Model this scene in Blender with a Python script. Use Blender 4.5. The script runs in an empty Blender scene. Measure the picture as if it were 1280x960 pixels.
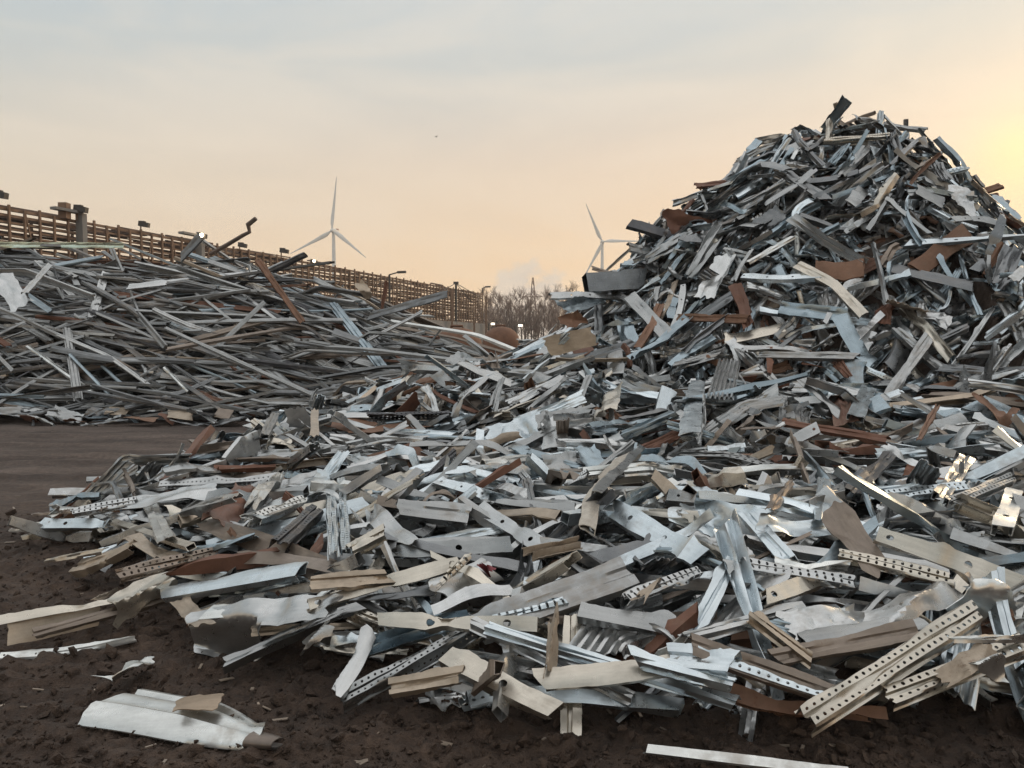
import bpy, math, random
import numpy as np
from mathutils import Vector, Matrix
SEED = 11
rng = np.random.default_rng(SEED); random.seed(SEED)
scene = bpy.context.scene
col = scene.collection
R = math.radians
# ------------------------------------------------------------------ camera
FPX, CAMZ, HOR = 960.0, 1.6, 430.0
PITCH = math.atan((480 - HOR) / FPX)
cam_d = bpy.data.cameras.new('camera'); cam = bpy.data.objects.new('camera', cam_d); col.objects.link(cam)
cam.location = (0, 0, CAMZ); cam.rotation_euler = (math.pi / 2 - PITCH, 0, 0)
cam_d.sensor_width = 36; cam_d.lens = 27.0; cam_d.clip_start = 0.1; cam_d.clip_end = 6000
scene.camera = cam
CAM = np.array([0, 0, CAMZ])
def ray(px, py):
    dx = (px - 640) / FPX; dz = (480 - py) / FPX
    return np.array([dx, math.cos(PITCH) + dz * math.sin(PITCH), -math.sin(PITCH) + dz * math.cos(PITCH)])
def at(px, py, d):
    r = ray(px, py); return CAM + r * (d / r[1])
def proj(p):
    x, y, z = p[0], p[1], p[2] - CAMZ
    f = y * math.cos(PITCH) - z * math.sin(PITCH); u = y * math.sin(PITCH) + z * math.cos(PITCH)
    return 640 + FPX * x / f, 480 - FPX * u / f
# ------------------------------------------------------------------ numpy noise
_perm = np.random.default_rng(3).random((256, 256))
def vnoise(x, y):
    xi = np.floor(x).astype(int); yi = np.floor(y).astype(int)
    fx = x - xi; fy = y - yi
    fx = fx * fx * (3 - 2 * fx); fy = fy * fy * (3 - 2 * fy)
    a = _perm[xi & 255, yi & 255]; b = _perm[(xi + 1) & 255, yi & 255]
    c = _perm[xi & 255, (yi + 1) & 255]; d = _perm[(xi + 1) & 255, (yi + 1) & 255]
    return (a + (b - a) * fx) * (1 - fy) + (c + (d - c) * fx) * fy - 0.5
def fbm(x, y, o=4):
    s = 0; a = 1.0
    for i in range(o):
        s = s + a * vnoise(x * 2 ** i + 17.3 * i, y * 2 ** i + 9.1 * i); a *= 0.5
    return s
# ------------------------------------------------------------------ materials
def nodes_of(m):
    m.use_nodes = True; nt = m.node_tree; nt.nodes.clear(); return nt
def N(nt, t, **kw):
    n = nt.nodes.new(t)
    for k, v in kw.items(): setattr(n, k, v)
    return n
def math_n(nt, op, a, b=None, clamp=False):
    n = N(nt, 'ShaderNodeMath', operation=op); n.use_clamp = clamp
    for i, v in enumerate((a, b)):
        if v is None: continue
        if isinstance(v, (int, float)): n.inputs[i].default_value = v
        else: nt.links.new(v, n.inputs[i])
    return n.outputs[0]
def mix_c(nt, f, a, b, mode='MIX'):
    n = N(nt, 'ShaderNodeMix', data_type='RGBA', blend_type=mode)
    for s, v in ((n.inputs['Factor'], f), (n.inputs[6], a), (n.inputs[7], b)):
        if isinstance(v, (int, float)): s.default_value = v
        elif isinstance(v, tuple): s.default_value = (*v, 1)
        else: nt.links.new(v, s)
    return n.outputs[2]
def ramp(nt, f, pts):
    n = N(nt, 'ShaderNodeValToRGB'); e = n.color_ramp.elements
    while len(e) < len(pts): e.new(0.5)
    for q, (p, c) in zip(e, pts):
        q.position = p; q.color = (*c, 1) if isinstance(c, tuple) else (c, c, c, 1)
    nt.links.new(f, n.inputs[0]); return n.outputs[0]
def noise(nt, vec, scale, detail=4, rough=0.55, dist=0.0):
    n = N(nt, 'ShaderNodeTexNoise'); n.inputs['Scale'].default_value = scale
    n.inputs['Detail'].default_value = detail; n.inputs['Roughness'].default_value = rough
    n.inputs['Distortion'].default_value = dist
    nt.links.new(vec, n.inputs['Vector']); return n.outputs[0]
def metal_mat(name, src='object', metallic=0.92, rough=0.31, holes=None, rust=0.0, mud=0.42):
    m = bpy.data.materials.new(name); nt = nodes_of(m)
    tc = N(nt, 'ShaderNodeTexCoord'); oi = N(nt, 'ShaderNodeObjectInfo')
    if src == 'object': tint = oi.outputs['Color']
    else:
        at_ = N(nt, 'ShaderNodeAttribute', attribute_name='tint'); tint = at_.outputs['Color']
    off = math_n(nt, 'MULTIPLY', oi.outputs['Random'], 73.0)
    va = N(nt, 'ShaderNodeVectorMath', operation='ADD'); nt.links.new(tc.outputs['Object'], va.inputs[0]); nt.links.new(off, va.inputs[1])
    vec = va.outputs[0]
    big = noise(nt, vec, 2.6, 5, 0.6); mid = noise(nt, vec, 13, 6, 0.72); fine = noise(nt, vec, 85, 4, 0.7)
    mp = N(nt, 'ShaderNodeMapping'); mp.inputs['Scale'].default_value = (3.5, 60, 60); nt.links.new(vec, mp.inputs[0])
    streak = noise(nt, mp.outputs[0], 1.0, 4, 0.6)
    v = math_n(nt, 'ADD', math_n(nt, 'MULTIPLY', big, 0.95), math_n(nt, 'MULTIPLY', streak, 0.4))
    v = math_n(nt, 'ADD', v, math_n(nt, 'MULTIPLY', fine, 0.2))
    if metallic < .7: v = math_n(nt, 'ADD', math_n(nt, 'ADD', v, -0.42), math_n(nt, 'MULTIPLY', noise(nt, vec, 6.5, 6, .75, .6), 0.85))
    v = math_n(nt, 'ADD', v, 0.22)
    g = N(nt, 'ShaderNodeCombineColor'); [nt.links.new(v, g.inputs[i]) for i in range(3)]
    c = mix_c(nt, 1.0, tint, g.outputs[0], 'MULTIPLY')
    # mud and dust: blotchy, more on some pieces than others
    lo = math_n(nt, 'SUBTRACT', 0.66, math_n(nt, 'MULTIPLY', math_n(nt, 'FRACT', math_n(nt, 'MULTIPLY', oi.outputs['Random'], 7.31)), 0.30 * mud + 0.06))
    md = math_n(nt, 'ADD', math_n(nt, 'MULTIPLY', big, 0.6), math_n(nt, 'MULTIPLY', mid, 0.4))
    mk = math_n(nt, 'MULTIPLY', math_n(nt, 'SUBTRACT', md, lo), 6.0, True)
    mk = math_n(nt, 'MULTIPLY', mk, 0.62)
    mudc = ramp(nt, math_n(nt, 'ADD', math_n(nt, 'MULTIPLY', mid, .6), math_n(nt, 'MULTIPLY', streak, .4)), [(.36, (.075, .056, .043)), (.5, (.17, .132, .10)), (.64, (.30, .25, .20))])
    c = mix_c(nt, mk, c, mudc)
    # rust spots
    rk = math_n(nt, 'MULTIPLY', math_n(nt, 'SUBTRACT', math_n(nt, 'ADD', math_n(nt, 'MULTIPLY', mid, 0.65), math_n(nt, 'MULTIPLY', fine, 0.35)), 0.66 - 0.25 * rust), 10.0, True)
    rc = mix_c(nt, big, (0.08, 0.038, 0.024), (0.19, 0.095, 0.052))
    c = mix_c(nt, math_n(nt, 'MULTIPLY', rk, 0.8), c, rc)
    b = N(nt, 'ShaderNodeBsdfPrincipled'); nt.links.new(c, b.inputs['Base Color'])
    dirty = math_n(nt, 'MAXIMUM', mk, rk)
    nt.links.new(math_n(nt, 'MULTIPLY', math_n(nt, 'SUBTRACT', 1.0, dirty), metallic), b.inputs['Metallic'])
    rr = math_n(nt, 'ADD', math_n(nt, 'MULTIPLY', mid, 0.4), rough - 0.2)
    rr = math_n(nt, 'ADD', rr, math_n(nt, 'MULTIPLY', dirty, 0.3), True)
    nt.links.new(rr, b.inputs['Roughness'])
    bp = N(nt, 'ShaderNodeBump'); bp.inputs['Strength'].default_value = 0.5; bp.inputs['Distance'].default_value = 0.012
    hh = math_n(nt, 'ADD', noise(nt, vec, 6.0, 2, .4), math_n(nt, 'MULTIPLY', streak, 0.04)); nt.links.new(hh, bp.inputs['Height'])
    nt.links.new(bp.outputs[0], b.inputs['Normal'])
    out = N(nt, 'ShaderNodeOutputMaterial')
    if holes:
        pitch, rad, slot = holes
        uv = N(nt, 'ShaderNodeUVMap', uv_map='UVMap'); sp = N(nt, 'ShaderNodeSeparateXYZ'); nt.links.new(uv.outputs[0], sp.inputs[0])
        u = math_n(nt, 'MULTIPLY', math_n(nt, 'SUBTRACT', math_n(nt, 'FRACT', math_n(nt, 'DIVIDE', sp.outputs[0], pitch)), 0.5), pitch / slot)
        d2 = math_n(nt, 'ADD', math_n(nt, 'MULTIPLY', u, u), math_n(nt, 'MULTIPLY', sp.outputs[1], sp.outputs[1]))
        hole = math_n(nt, 'LESS_THAN', d2, rad * rad)
        tr = N(nt, 'ShaderNodeBsdfTransparent'); mx = N(nt, 'ShaderNodeMixShader')
        nt.links.new(hole, mx.inputs[0]); nt.links.new(b.outputs[0], mx.inputs[1]); nt.links.new(tr.outputs[0], mx.inputs[2])
        nt.links.new(mx.outputs[0], out.inputs[0])
    else: nt.links.new(b.outputs[0], out.inputs[0])
    return m
def plain_mat(name, c1, c2, scale=3.0, rough=0.8, metallic=0.0, bump=0.0, bscale=None):
    m = bpy.data.materials.new(name); nt = nodes_of(m)
    tc = N(nt, 'ShaderNodeTexCoord'); f = noise(nt, tc.outputs['Object'], scale, 6, 0.6)
    c = ramp(nt, f, [(0.3, c1), (0.7, c2)])
    b = N(nt, 'ShaderNodeBsdfPrincipled'); nt.links.new(c, b.inputs['Base Color'])
    b.inputs['Roughness'].default_value = rough; b.inputs['Metallic'].default_value = metallic
    if bump:
        bp = N(nt, 'ShaderNodeBump'); bp.inputs['Strength'].default_value = bump; bp.inputs['Distance'].default_value = 0.02
        nt.links.new(noise(nt, tc.outputs['Object'], bscale or scale * 6, 6, 0.6), bp.inputs['Height']); nt.links.new(bp.outputs[0], b.inputs['Normal'])
    o = N(nt, 'ShaderNodeOutputMaterial'); nt.links.new(b.outputs[0], o.inputs[0]); return m
def emit_mat(name, c, s):
    m = bpy.data.materials.new(name); nt = nodes_of(m)
    e = N(nt, 'ShaderNodeEmission'); e.inputs[0].default_value = (*c, 1); e.inputs[1].default_value = s
    o = N(nt, 'ShaderNodeOutputMaterial'); nt.links.new(e.outputs[0], o.inputs[0]); return m
SLOT = (0.055, 0.0062, 2.1); PERF = (0.038, 0.0068, 1.0); BOLT = (0.36, 0.0145, 1.25)
MAT = {}
for s_, pre in (('object', ''), ('attr', 'fill_')):
    MAT[pre + 'galv'] = metal_mat(pre + 'galvanised_steel', s_)
    MAT[pre + 'perf'] = metal_mat(pre + 'perforated_steel', s_, holes=PERF)
    MAT[pre + 'slot'] = metal_mat(pre + 'slotted_steel', s_, holes=SLOT)
    MAT[pre + 'bolt'] = metal_mat(pre + 'bolt_holed_steel', s_, holes=BOLT)
    MAT[pre + 'rust'] = metal_mat(pre + 'rusty_steel', s_, metallic=0.2, rough=0.65, rust=0.45, mud=0.5)
    MAT[pre + 'dull'] = metal_mat(pre + 'dirty_steel', s_, metallic=0.6, rough=0.42, rust=0.2, mud=0.75)
TINT = {  # linear base colours
 'pale blue-grey': (0.54, 0.59, 0.62), 'silver grey': (0.455, 0.46, 0.46), 'mid grey': (0.305, 0.31, 0.31), 'dark grey': (0.175, 0.18, 0.185),
 'cream-stained': (0.49, 0.45, 0.39), 'tan mud-coated': (0.36, 0.295, 0.23), 'brown': (0.215, 0.175, 0.145), 'rusty orange': (0.185, 0.098, 0.06),
 'rusty dark brown': (0.15, 0.07, 0.045), 'near-black': (0.075, 0.075, 0.08), 'off-white': (0.61, 0.615, 0.60), 'pale green': (0.55, 0.62, 0.52), 'blue-grey': (0.28, 0.335, 0.37)}
def mat_for(tint, kind_m):
    if tint.startswith('rusty'): return 'rust'
    if tint in ('tan mud-coated', 'brown', 'near-black') and kind_m == 'galv': return 'dull'
    return kind_m
# ------------------------------------------------------------------ mesh helpers
def make_mesh(name, V, F, UV=None, smooth=None):
    me = bpy.data.meshes.new(name); me.from_pydata([tuple(v) for v in V], [], [tuple(int(i) for i in f) for f in F])
    if UV is not None:
        l = me.uv_layers.new(name='UVMap'); l.data.foreach_set('uv', np.asarray(UV, dtype=np.float32).ravel())
    if smooth:
        me.polygons.foreach_set('use_smooth', [True] * len(me.polygons)); me.set_sharp_from_angle(angle=R(smooth))
    me.update(); return me
def link(name, me, mat=None, parent=None, M=None):
    o = bpy.data.objects.new(name, me); col.objects.link(o)
    if mat is not None:
        if not me.materials: me.materials.append(mat)
        else:
            o.material_slots[0].link = 'OBJECT'; o.material_slots[0].material = mat
    if M is not None: o.matrix_world = M
    if parent: o.parent = parent
    return o
def tag(o, label=None, cat=None, group=None, kind=None):
    if label: o['label'] = label
    if cat: o['category'] = cat
    if group: o['group'] = group
    if kind: o['kind'] = kind
    return o
def empty(name, loc):
    o = bpy.data.objects.new(name, None); col.objects.link(o); o.location = loc; o.empty_display_size = 0.2; return o
class MB:
    def __init__(s): s.V = []; s.F = []
    def add(s, V, F):
        b = len(s.V); s.V += [tuple(v) for v in V]; s.F += [tuple(i + b for i in f) for f in F]
    def bar(s, a, b, w, h=None, up=(0, 0, 1)):
        h = h or w; a = Vector(a); b = Vector(b); d = (b - a).normalized(); up = Vector(up)
        if abs(d.dot(up)) > 0.98: up = Vector((0, 1, 0))
        x = d.cross(up).normalized(); z = x.cross(d).normalized()
        V = [p + x * sx * w / 2 + z * sz * h / 2 for p in (a, b) for sx, sz in ((-1, -1), (1, -1), (1, 1), (-1, 1))]
        s.add(V, [(0, 1, 2, 3), (7, 6, 5, 4), (0, 4, 5, 1), (1, 5, 6, 2), (2, 6, 7, 3), (3, 7, 4, 0)])
    def tube(s, pts, rad, n=6):
        pts = [Vector(p) for p in pts]; rad = rad if isinstance(rad, (list, tuple)) else [rad] * len(pts); V = []; F = []
        for i, p in enumerate(pts):
            d = (pts[min(i + 1, len(pts) - 1)] - pts[max(i - 1, 0)]).normalized(); up = Vector((0, 0, 1)) if abs(d.z) < 0.95 else Vector((0, 1, 0))
            x = d.cross(up).normalized(); z = x.cross(d)
            V += [p + (x * math.cos(2 * math.pi * k / n) + z * math.sin(2 * math.pi * k / n)) * rad[i] for k in range(n)]
        for i in range(len(pts) - 1):
            F += [(i * n + k, i * n + (k + 1) % n, (i + 1) * n + (k + 1) % n, (i + 1) * n + k) for k in range(n)]
        F += [tuple(range(n))[::-1], tuple((len(pts) - 1) * n + k for k in range(n))]
        s.add(V, F)
    def build(s, name, mat, parent=None, smooth=None, origin=None):
        V = s.V
        if origin is not None: V = [(v[0] - origin[0], v[1] - origin[1], v[2] - origin[2]) for v in V]
        o = link(name, make_mesh(name, V, s.F, None, smooth), mat, parent)
        if origin is not None and parent is None: o.location = origin
        return o
# ------------------------------------------------------------------ scrap profiles
def section(kind, w, h):
    """polyline across the profile: list of (x, z) and for each segment the hole line (True/False)"""
    if kind == 'channel':
        l = min(0.02, w * 0.15)
        return [(-w/2 + l, -h), (-w/2, -h), (-w/2, 0), (-w*.2, 0), (-w*.11, -.009), (w*.11, -.009), (w*.2, 0), (w/2, 0), (w/2, -h), (w/2 - l, -h)], [0] * 9
    if kind == 'bolt':
        l = 0.015
        return [(-w/2 + l, -h), (-w/2, -h), (-w/2, 0), (w/2, 0), (w/2, -h), (w/2 - l, -h)], [0, 0, 1, 0, 0]
    if kind == 'hat':
        w = w / 1.3; l = w * 0.2
        return [(-w/2 - l, -h), (-w/2, -h), (-w*0.40, 0), (-w*0.08, 0), (0, -0.012), (w*0.08, 0), (w*0.40, 0), (w/2, -h), (w/2 + l, -h)], [0] * 8
    if kind == 'perf':   # rack upright: grooved face, two rows of holes, returns with a row each
        w = w / 1.24; g = w * 0.10
        return [(-w*0.62, -h*1.05), (-w/2, -h), (-w/2, -h*0.12), (-w*0.43, 0), (-g, 0), (-g*0.5, -0.016), (g*0.5, -0.016), (g, 0), (w*0.43, 0), (w/2, -h*0.12), (w/2, -h), (w*0.62, -h*1.05)], [0, 1, 0, 1, 0, 0, 0, 1, 0, 1, 0]
    if kind == 'angle': return [(-w/2, 0), (0.0, 0.003), (w/2, 0), (w/2 - 0.004, -h)], [0, 0, 0]
    if kind == 'perfangle': return [(-w/2, 0), (w/2, 0), (w/2 - 0.004, -h)], [1, 1]
    if kind == 'strip': return [(-w/2, -.011), (-w/2 + .007, 0), (-w*.14, 0), (0, .007), (w*.14, 0), (w/2 - .007, 0), (w/2, -.011)], [0] * 6
    if kind == 'rail':   # two-wave beam
        n = 13; return [((i/(n-1) - 0.5) * w, -h/2 + h/2 * math.cos(i/(n-1) * 4 * math.pi)) for i in range(n)], [0] * (n - 1)
    if kind == 'corr':
        n = 25; return [((i/(n-1) - 0.5) * w, 0.016 * (1 if (i // 2) % 2 else -1)) for i in range(n)], [0] * (n - 1)
    if kind == 'zed': return [(-w/2, -h*.85), (-w/2 + .003, -h), (-w*.05, -h), (w*.05, 0), (w/2 - .003, 0), (w/2, -h*.15)], [0] * 5
    if kind == 'ribs':
        n = 17; return [((i/(n-1) - 0.5) * w, -(.011 if i % 4 in (1, 2) else 0) - (h * .5 if i in (0, n - 1) else 0)) for i in range(n)], [0] * (n - 1)
    if kind == 'box': return [(0.006 - w/2, -h), (-w/2, -h + 0.004), (-w/2, 0), (w/2, 0), (w/2, -h), (0.012 - w/2, -h)], [0] * 5
    if kind == 'fold':   # sheet folded over on itself
        return [(-w*0.5, -h*0.8), (-w*0.46, -h*0.1), (-w*0.1, 0.0), (w*0.25, -h*0.15), (w*0.5, -h*0.4), (w*0.42, -h*0.75), (w*0.1, -h*0.6), (-w*0.15, -h*0.72)], [0] * 7
    if kind == 'round':
        n = 9; return [(w/2 * math.sin(2*math.pi*i/(n-1) * 0.97), -w/2 + w/2 * math.cos(2*math.pi*i/(n-1) * 0.97)) for i in range(n)], [0] * (n - 1)
def sweep(kind, L, w, h, seed=0, bends=(), twist=0.0, dent=0.006, tear=0.03, crush=0.0, t=0.004, nseg=None, curve=0.0, sag=0.0):
    """profile along local X, centred; bends: (position 0..1, yaw deg, pitch deg)"""
    g = np.random.default_rng(seed)
    sec, hole = section(kind, w, h); sec = np.array(sec, float); n = len(sec)
    tang = np.gradient(sec, axis=0); seg = np.diff(sec, axis=0); ln = np.linalg.norm(seg, axis=1)
    nrm = np.zeros_like(sec); sn = np.stack([-seg[:, 1], seg[:, 0]], 1) / ln[:, None]
    nrm[0] = sn[0]; nrm[-1] = sn[-1]
    for i in range(1, n - 1):
        m = sn[i - 1] + sn[i]; q = np.linalg.norm(m)
        nrm[i] = sn[i] if q < 0.2 else m / q * min(1.6, 2 / q)
    S = nseg or max(8, min(22, int(L / 0.07)))
    s = np.linspace(0, 1, S + 1)
    if bends:
        s = np.unique(np.round(np.concatenate([s] + [[b[0] - 0.025, b[0], b[0] + 0.025] for b in bends]), 4)); s = s[(s >= 0) & (s <= 1)]
    ns = len(s)
    yaw = np.zeros(ns); pit = np.zeros(ns); cr = np.ones(ns)
    for (p, ya, pi_) in bends:
        k = np.clip((s - p) / 0.05 + 0.5, 0, 1); yaw += R(ya) * k; pit += R(pi_) * k
        cr *= 1 - min(0.75, (abs(ya) + abs(pi_)) / 90) * np.exp(-((s - p) / 0.05) ** 2)
    yaw += curve * (s - 0.5); pit += sag * (s - 0.5)
    if crush: cr *= 1 - crush * np.clip((s - 0.7) / 0.3, 0, 1)
    d = np.stack([np.cos(yaw) * np.cos(pit), np.sin(yaw) * np.cos(pit), np.sin(pit)], 1)
    pos = np.zeros((ns, 3)); ds = np.diff(s)[:, None] * L
    pos[1:] = np.cumsum((d[1:] + d[:-1]) / 2 * ds, 0); pos -= (pos.max(0) + pos.min(0)) / 2
    rollv = twist * (s - 0.5)
    V = np.zeros((ns, 2, n, 3)); ph = g.random(6) * 6.3
    loc = [(g.random() * L, g.integers(n), g.choice([-1, 1]) * g.uniform(3.0, 8.0), g.uniform(.02, .06)) for _ in range(int(1 + L * 1.6))] if dent > .002 else []
    jag0 = np.convolve(g.normal(0, tear, n), [0.25, 0.5, 0.25], 'same') + sec[:, 0] * g.normal(0, 0.35); jag1 = np.convolve(g.normal(0, tear, n), [0.25, 0.5, 0.25], 'same') + sec[:, 0] * g.normal(0, 0.35)
    ij = np.arange(n)
    for k in range(ns):
        D = d[k]; side = np.array([-math.sin(yaw[k]), math.cos(yaw[k]), 0]); up = np.cross(D, side)
        c, si = math.cos(rollv[k]), math.sin(rollv[k]); sd = side * c + up * si; u2 = up * c - side * si
        dn = dent * (np.sin(s[k] * L * 9 + ij * 0.9 + ph[0]) + np.sin(s[k] * L * 17 - ij * 1.7 + ph[1]) * 0.4 + np.sin(s[k] * L * 4 + ph[2]) * 1.0 + g.normal(0, 0.22, n))
        for (q0, i0, am, sg0) in loc: dn = dn + dent * am * np.exp(-((s[k] * L - q0) / sg0) ** 2 - ((ij - i0) / 1.3) ** 2)
        xs = sec[:, 0] * (1 + (1 - cr[k]) * 0.25); zs = -h/2 + (sec[:, 1] + h/2) * cr[k]
        along = np.zeros(n)
        f0 = max(0, 1 - s[k] / 0.12); f1 = max(0, 1 - (1 - s[k]) / 0.12)
        along += f0 * jag0 + f1 * jag1
        for q, sg in ((0, 1), (1, -1)):
            X = xs + nrm[:, 0] * (sg * t / 2 + dn); Z = zs + h/2 + nrm[:, 1] * (sg * t / 2 + dn)
            V[k, q] = pos[k] + X[:, None] * sd + Z[:, None] * u2 + along[:, None] * D
    V[..., 2] += h / 2 if kind not in ('strip', 'corr') else 0
    F = []; UV = []
    idx = lambda k, q, i: (k * 2 + q) * n + i
    u = s * L + g.random() * 0.3
    for k in range(ns - 1):
        for i in range(n - 1):
            v0, v1 = (-ln[i] / 2, ln[i] / 2) if hole[i] else (9.0, 9.0)
            F.append((idx(k, 0, i), idx(k + 1, 0, i), idx(k + 1, 0, i + 1), idx(k, 0, i + 1))); UV += [(u[k], v0), (u[k+1], v0), (u[k+1], v1), (u[k], v1)]
            F.append((idx(k, 1, i), idx(k, 1, i + 1), idx(k + 1, 1, i + 1), idx(k + 1, 1, i))); UV += [(u[k], v0), (u[k], v1), (u[k+1], v1), (u[k+1], v0)]
        for i in (0, n - 1):
            F.append((idx(k, 0, i), idx(k, 1, i), idx(k + 1, 1, i), idx(k + 1, 0, i))); UV += [(9, 9)] * 4
    for k in (0, ns - 1):
        for i in range(n - 1):
            F.append((idx(k, 0, i), idx(k, 0, i + 1), idx(k, 1, i + 1), idx(k, 1, i))); UV += [(9, 9)] * 4
    return V.reshape(-1, 3), np.array(F), np.array(UV)
def sheet(L, w, seed=0, folds=3, amp=0.12, t=0.004, nx=18, ny=12, jag=0.07, roll=0.0, crumple=0.03):
    """torn, folded sheet: creases, rolled edge, ragged outline"""
    g = np.random.default_rng(seed)
    U, W_ = np.meshgrid(np.linspace(-0.5, 0.5, nx), np.linspace(-0.5, 0.5, ny), indexing='ij')
    X = U * L; Y = W_ * w
    e1 = np.interp(W_, np.linspace(-0.5, 0.5, 7), np.clip(g.normal(0, jag, 7), -1.4 * jag, 1.4 * jag) * L); e0 = np.interp(W_, np.linspace(-0.5, 0.5, 7), np.clip(g.normal(0, jag, 7), -1.4 * jag, 1.4 * jag) * L)
    X = X + e1 * np.clip(U * 2, 0, 1) + e0 * np.clip(-U * 2, 0, 1)
    s1 = np.interp(U, np.linspace(-0.5, 0.5, 8), np.clip(g.normal(0, jag * 1.2, 8), -1.5 * jag, 1.5 * jag) * w); s0 = np.interp(U, np.linspace(-0.5, 0.5, 8), np.clip(g.normal(0, jag * 1.2, 8), -1.5 * jag, 1.5 * jag) * w)
    Y = Y + s1 * np.clip(W_ * 2, 0, 1) + s0 * np.clip(-W_ * 2, 0, 1)
    Z = np.zeros_like(X)
    for _ in range(folds):
        a = g.normal(0, 0.5); c = g.uniform(-0.4, 0.4) * L
        q = (X - c) * math.sin(a) + Y * math.cos(a); k = g.uniform(-0.35, 0.35) * w
        Z += np.abs(q - k) * g.uniform(-1, 1) * amp / (0.5 * w)
    X = X + Y * g.normal(0, .3); Z = .13 * np.tanh(Z / .13)
    Z += crumple * 2.6 * (np.abs(vnoise(X * 4.3 + Y * 2 + seed, Y * 5.1 - X + 3.3)) + .6 * np.abs(vnoise(X * 9 - Y * 3 + 7, Y * 10 + X * 2 + seed)) - .3)
    if roll:
        k = np.clip((W_ - 0.05) / 0.45, 0, 1) * roll; rad = 0.45 * w / abs(roll)
        Y = np.where(k != 0, 0.05 * w + rad * np.sin(np.abs(k)), Y); Z = Z + np.sign(roll) * rad * (1 - np.cos(k))
    P = np.stack([X, Y, Z], -1)
    du = np.gradient(P, axis=0); dv = np.gradient(P, axis=1); nn = np.cross(du, dv); nn /= np.linalg.norm(nn, axis=-1, keepdims=True) + 1e-9
    V = np.concatenate([(P + nn * t / 2).reshape(-1, 3), (P - nn * t / 2).reshape(-1, 3)]); B = nx * ny
    V[:, 2] -= V[:, 2].mean() - 0.02
    F = []; i_ = lambda a, b: a * ny + b
    for a in range(nx - 1):
        for b in range(ny - 1):
            f = (i_(a, b), i_(a + 1, b), i_(a + 1, b + 1), i_(a, b + 1)); F.append(f); F.append(tuple(B + j for j in f[::-1]))
    rim = [(a, 0) for a in range(nx)] + [(nx - 1, b) for b in range(1, ny)] + [(a, ny - 1) for a in range(nx - 2, -1, -1)] + [(0, b) for b in range(ny - 2, 0, -1)]
    for k in range(len(rim)):
        p, q = i_(*rim[k]), i_(*rim[(k + 1) % len(rim)]); F.append((q, p, B + p, B + q))
    return V, np.array(F), np.full((len(F) * 4, 2), 9.0)
# ------------------------------------------------------------------ height field of ground and heaps
RES = 0.04; X0, X1, Y0, Y1 = -19.0, 13.0, 2.0, 24.0
gx = np.arange(X0, X1, RES) + RES / 2; gy = np.arange(Y0, Y1, RES) + RES / 2
GX, GY = np.meshgrid(gx, gy, indexing='ij')
SPREAD = np.array([(-1.61,3.84),(-1.17,3.62),(-.62,3.42),(-.14,3.2),(.19,3.0),(.34,3.0),(.54,3.1),(.9,2.98),(1.14,2.95),(1.57,3.02),(2.2,3.18),(3.6,3.2),(9,4.2),(13,8),(13,22),
  (0,20),(-2,17),(-3.4,15),(-4.1,12.6),(-4.0,10),(-4.05,8.2),(-4.1,6.6),(-3.6,5.85),(-2.95,5.5),(-2.5,5.05),(-2.15,4.65),(-1.8,4.3)])
def inside_dist(x, y, P):
    d = np.full(x.shape, 1e9); ins = np.zeros(x.shape, bool)
    for i in range(len(P)):
        a = P[i]; b = P[(i + 1) % len(P)]; e = b - a
        t = np.clip(((x - a[0]) * e[0] + (y - a[1]) * e[1]) / (e @ e), 0, 1)
        d = np.minimum(d, np.hypot(x - a[0] - t * e[0], y - a[1] - t * e[1]))
        c = ((a[1] > y) != (b[1] > y)) & (x < (b[0] - a[0]) * (y - a[1]) / (b[1] - a[1] + 1e-12) + a[0]); ins ^= c
    return np.where(ins, d, -d)
def ground_low(x, y):
    near = np.clip((9 - y) / 4, 0, 1)
    z = 0.05 * fbm(x * 0.35, y * 0.5, 3) * np.clip(y / 12, 0.5, 1)
    z = z + near * (0.055 * fbm(x * 1.7 + 5, y * 1.7, 3) + 0.035 * np.abs(fbm(x * 6, y * 6, 3)))
    far = np.clip((y - 6) / 3, 0, 1) * np.clip((30 - y) / 10, 0, 1)
    z = z + far * (0.03 * fbm(x * 0.22 + 3, y * 1.3 + 0.7 * fbm(x * .3, y * .3, 2), 4) + .050 * fbm(x * 1.9, y * 3.4, 4) + .014 * fbm(x * 9, y * 9, 2))
    for yc, dep in ((8.0, .05), (8.9, .04), (10.3, .07), (11.7, .06), (13.2, .06)):      # wheel ruts across the yard
        q = y - yc - .25 * np.sin(x * .45 + yc) - .05 * (x + 5)
        z = z + far * dep * (.7 * np.exp(-((np.abs(q) - .32) / .12) ** 2) - np.exp(-(q / .2) ** 2)) * np.clip((-3.2 - x) / 1.5, 0, 1)
    return z
def tall_profile(x, y):
    r = np.hypot(x - 5.8, y - 14.0) * (1 + 0.05 * np.sin(3 * np.arctan2(y - 14, x - 6) + 1))
    r = r * np.where(x > 6, 1 + .52 * np.clip((x - 6.1) / 1.8, 0, 1) * np.clip((y - 8.5) / 2.5, 0, 1), 1.17)
    return np.interp(r, [0, 1, 1.8, 2.7, 3.74, 4.54, 5.4, 6.5, 8, 10, 13], [5.1, 4.85, 4.35, 3.75, 3.1, 2.3, 1.35, .75, .45, .22, .06])
def left_profile(x, y):
    hl = np.interp(x, [-19, -13, -7, -4.6, -2.2, -.8, .5, 2], [3.9, 3.72, 3.2, 2.5, 1.5, .6, .2, 0])
    toe = np.interp(x, [-19, -8, -4, 0], [15.7, 15.7, 15.4, 14.0])
    return hl * np.interp(y - toe, [0, .7, 1.9, 3.5, 4.9, 7.5], [0, .14, .52, .9, 1, .7])
SD = inside_dist(GX, GY, SPREAD)
rough_n = fbm(GX * 0.9, GY * 0.9, 4)
G = ground_low(GX, GY)
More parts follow.
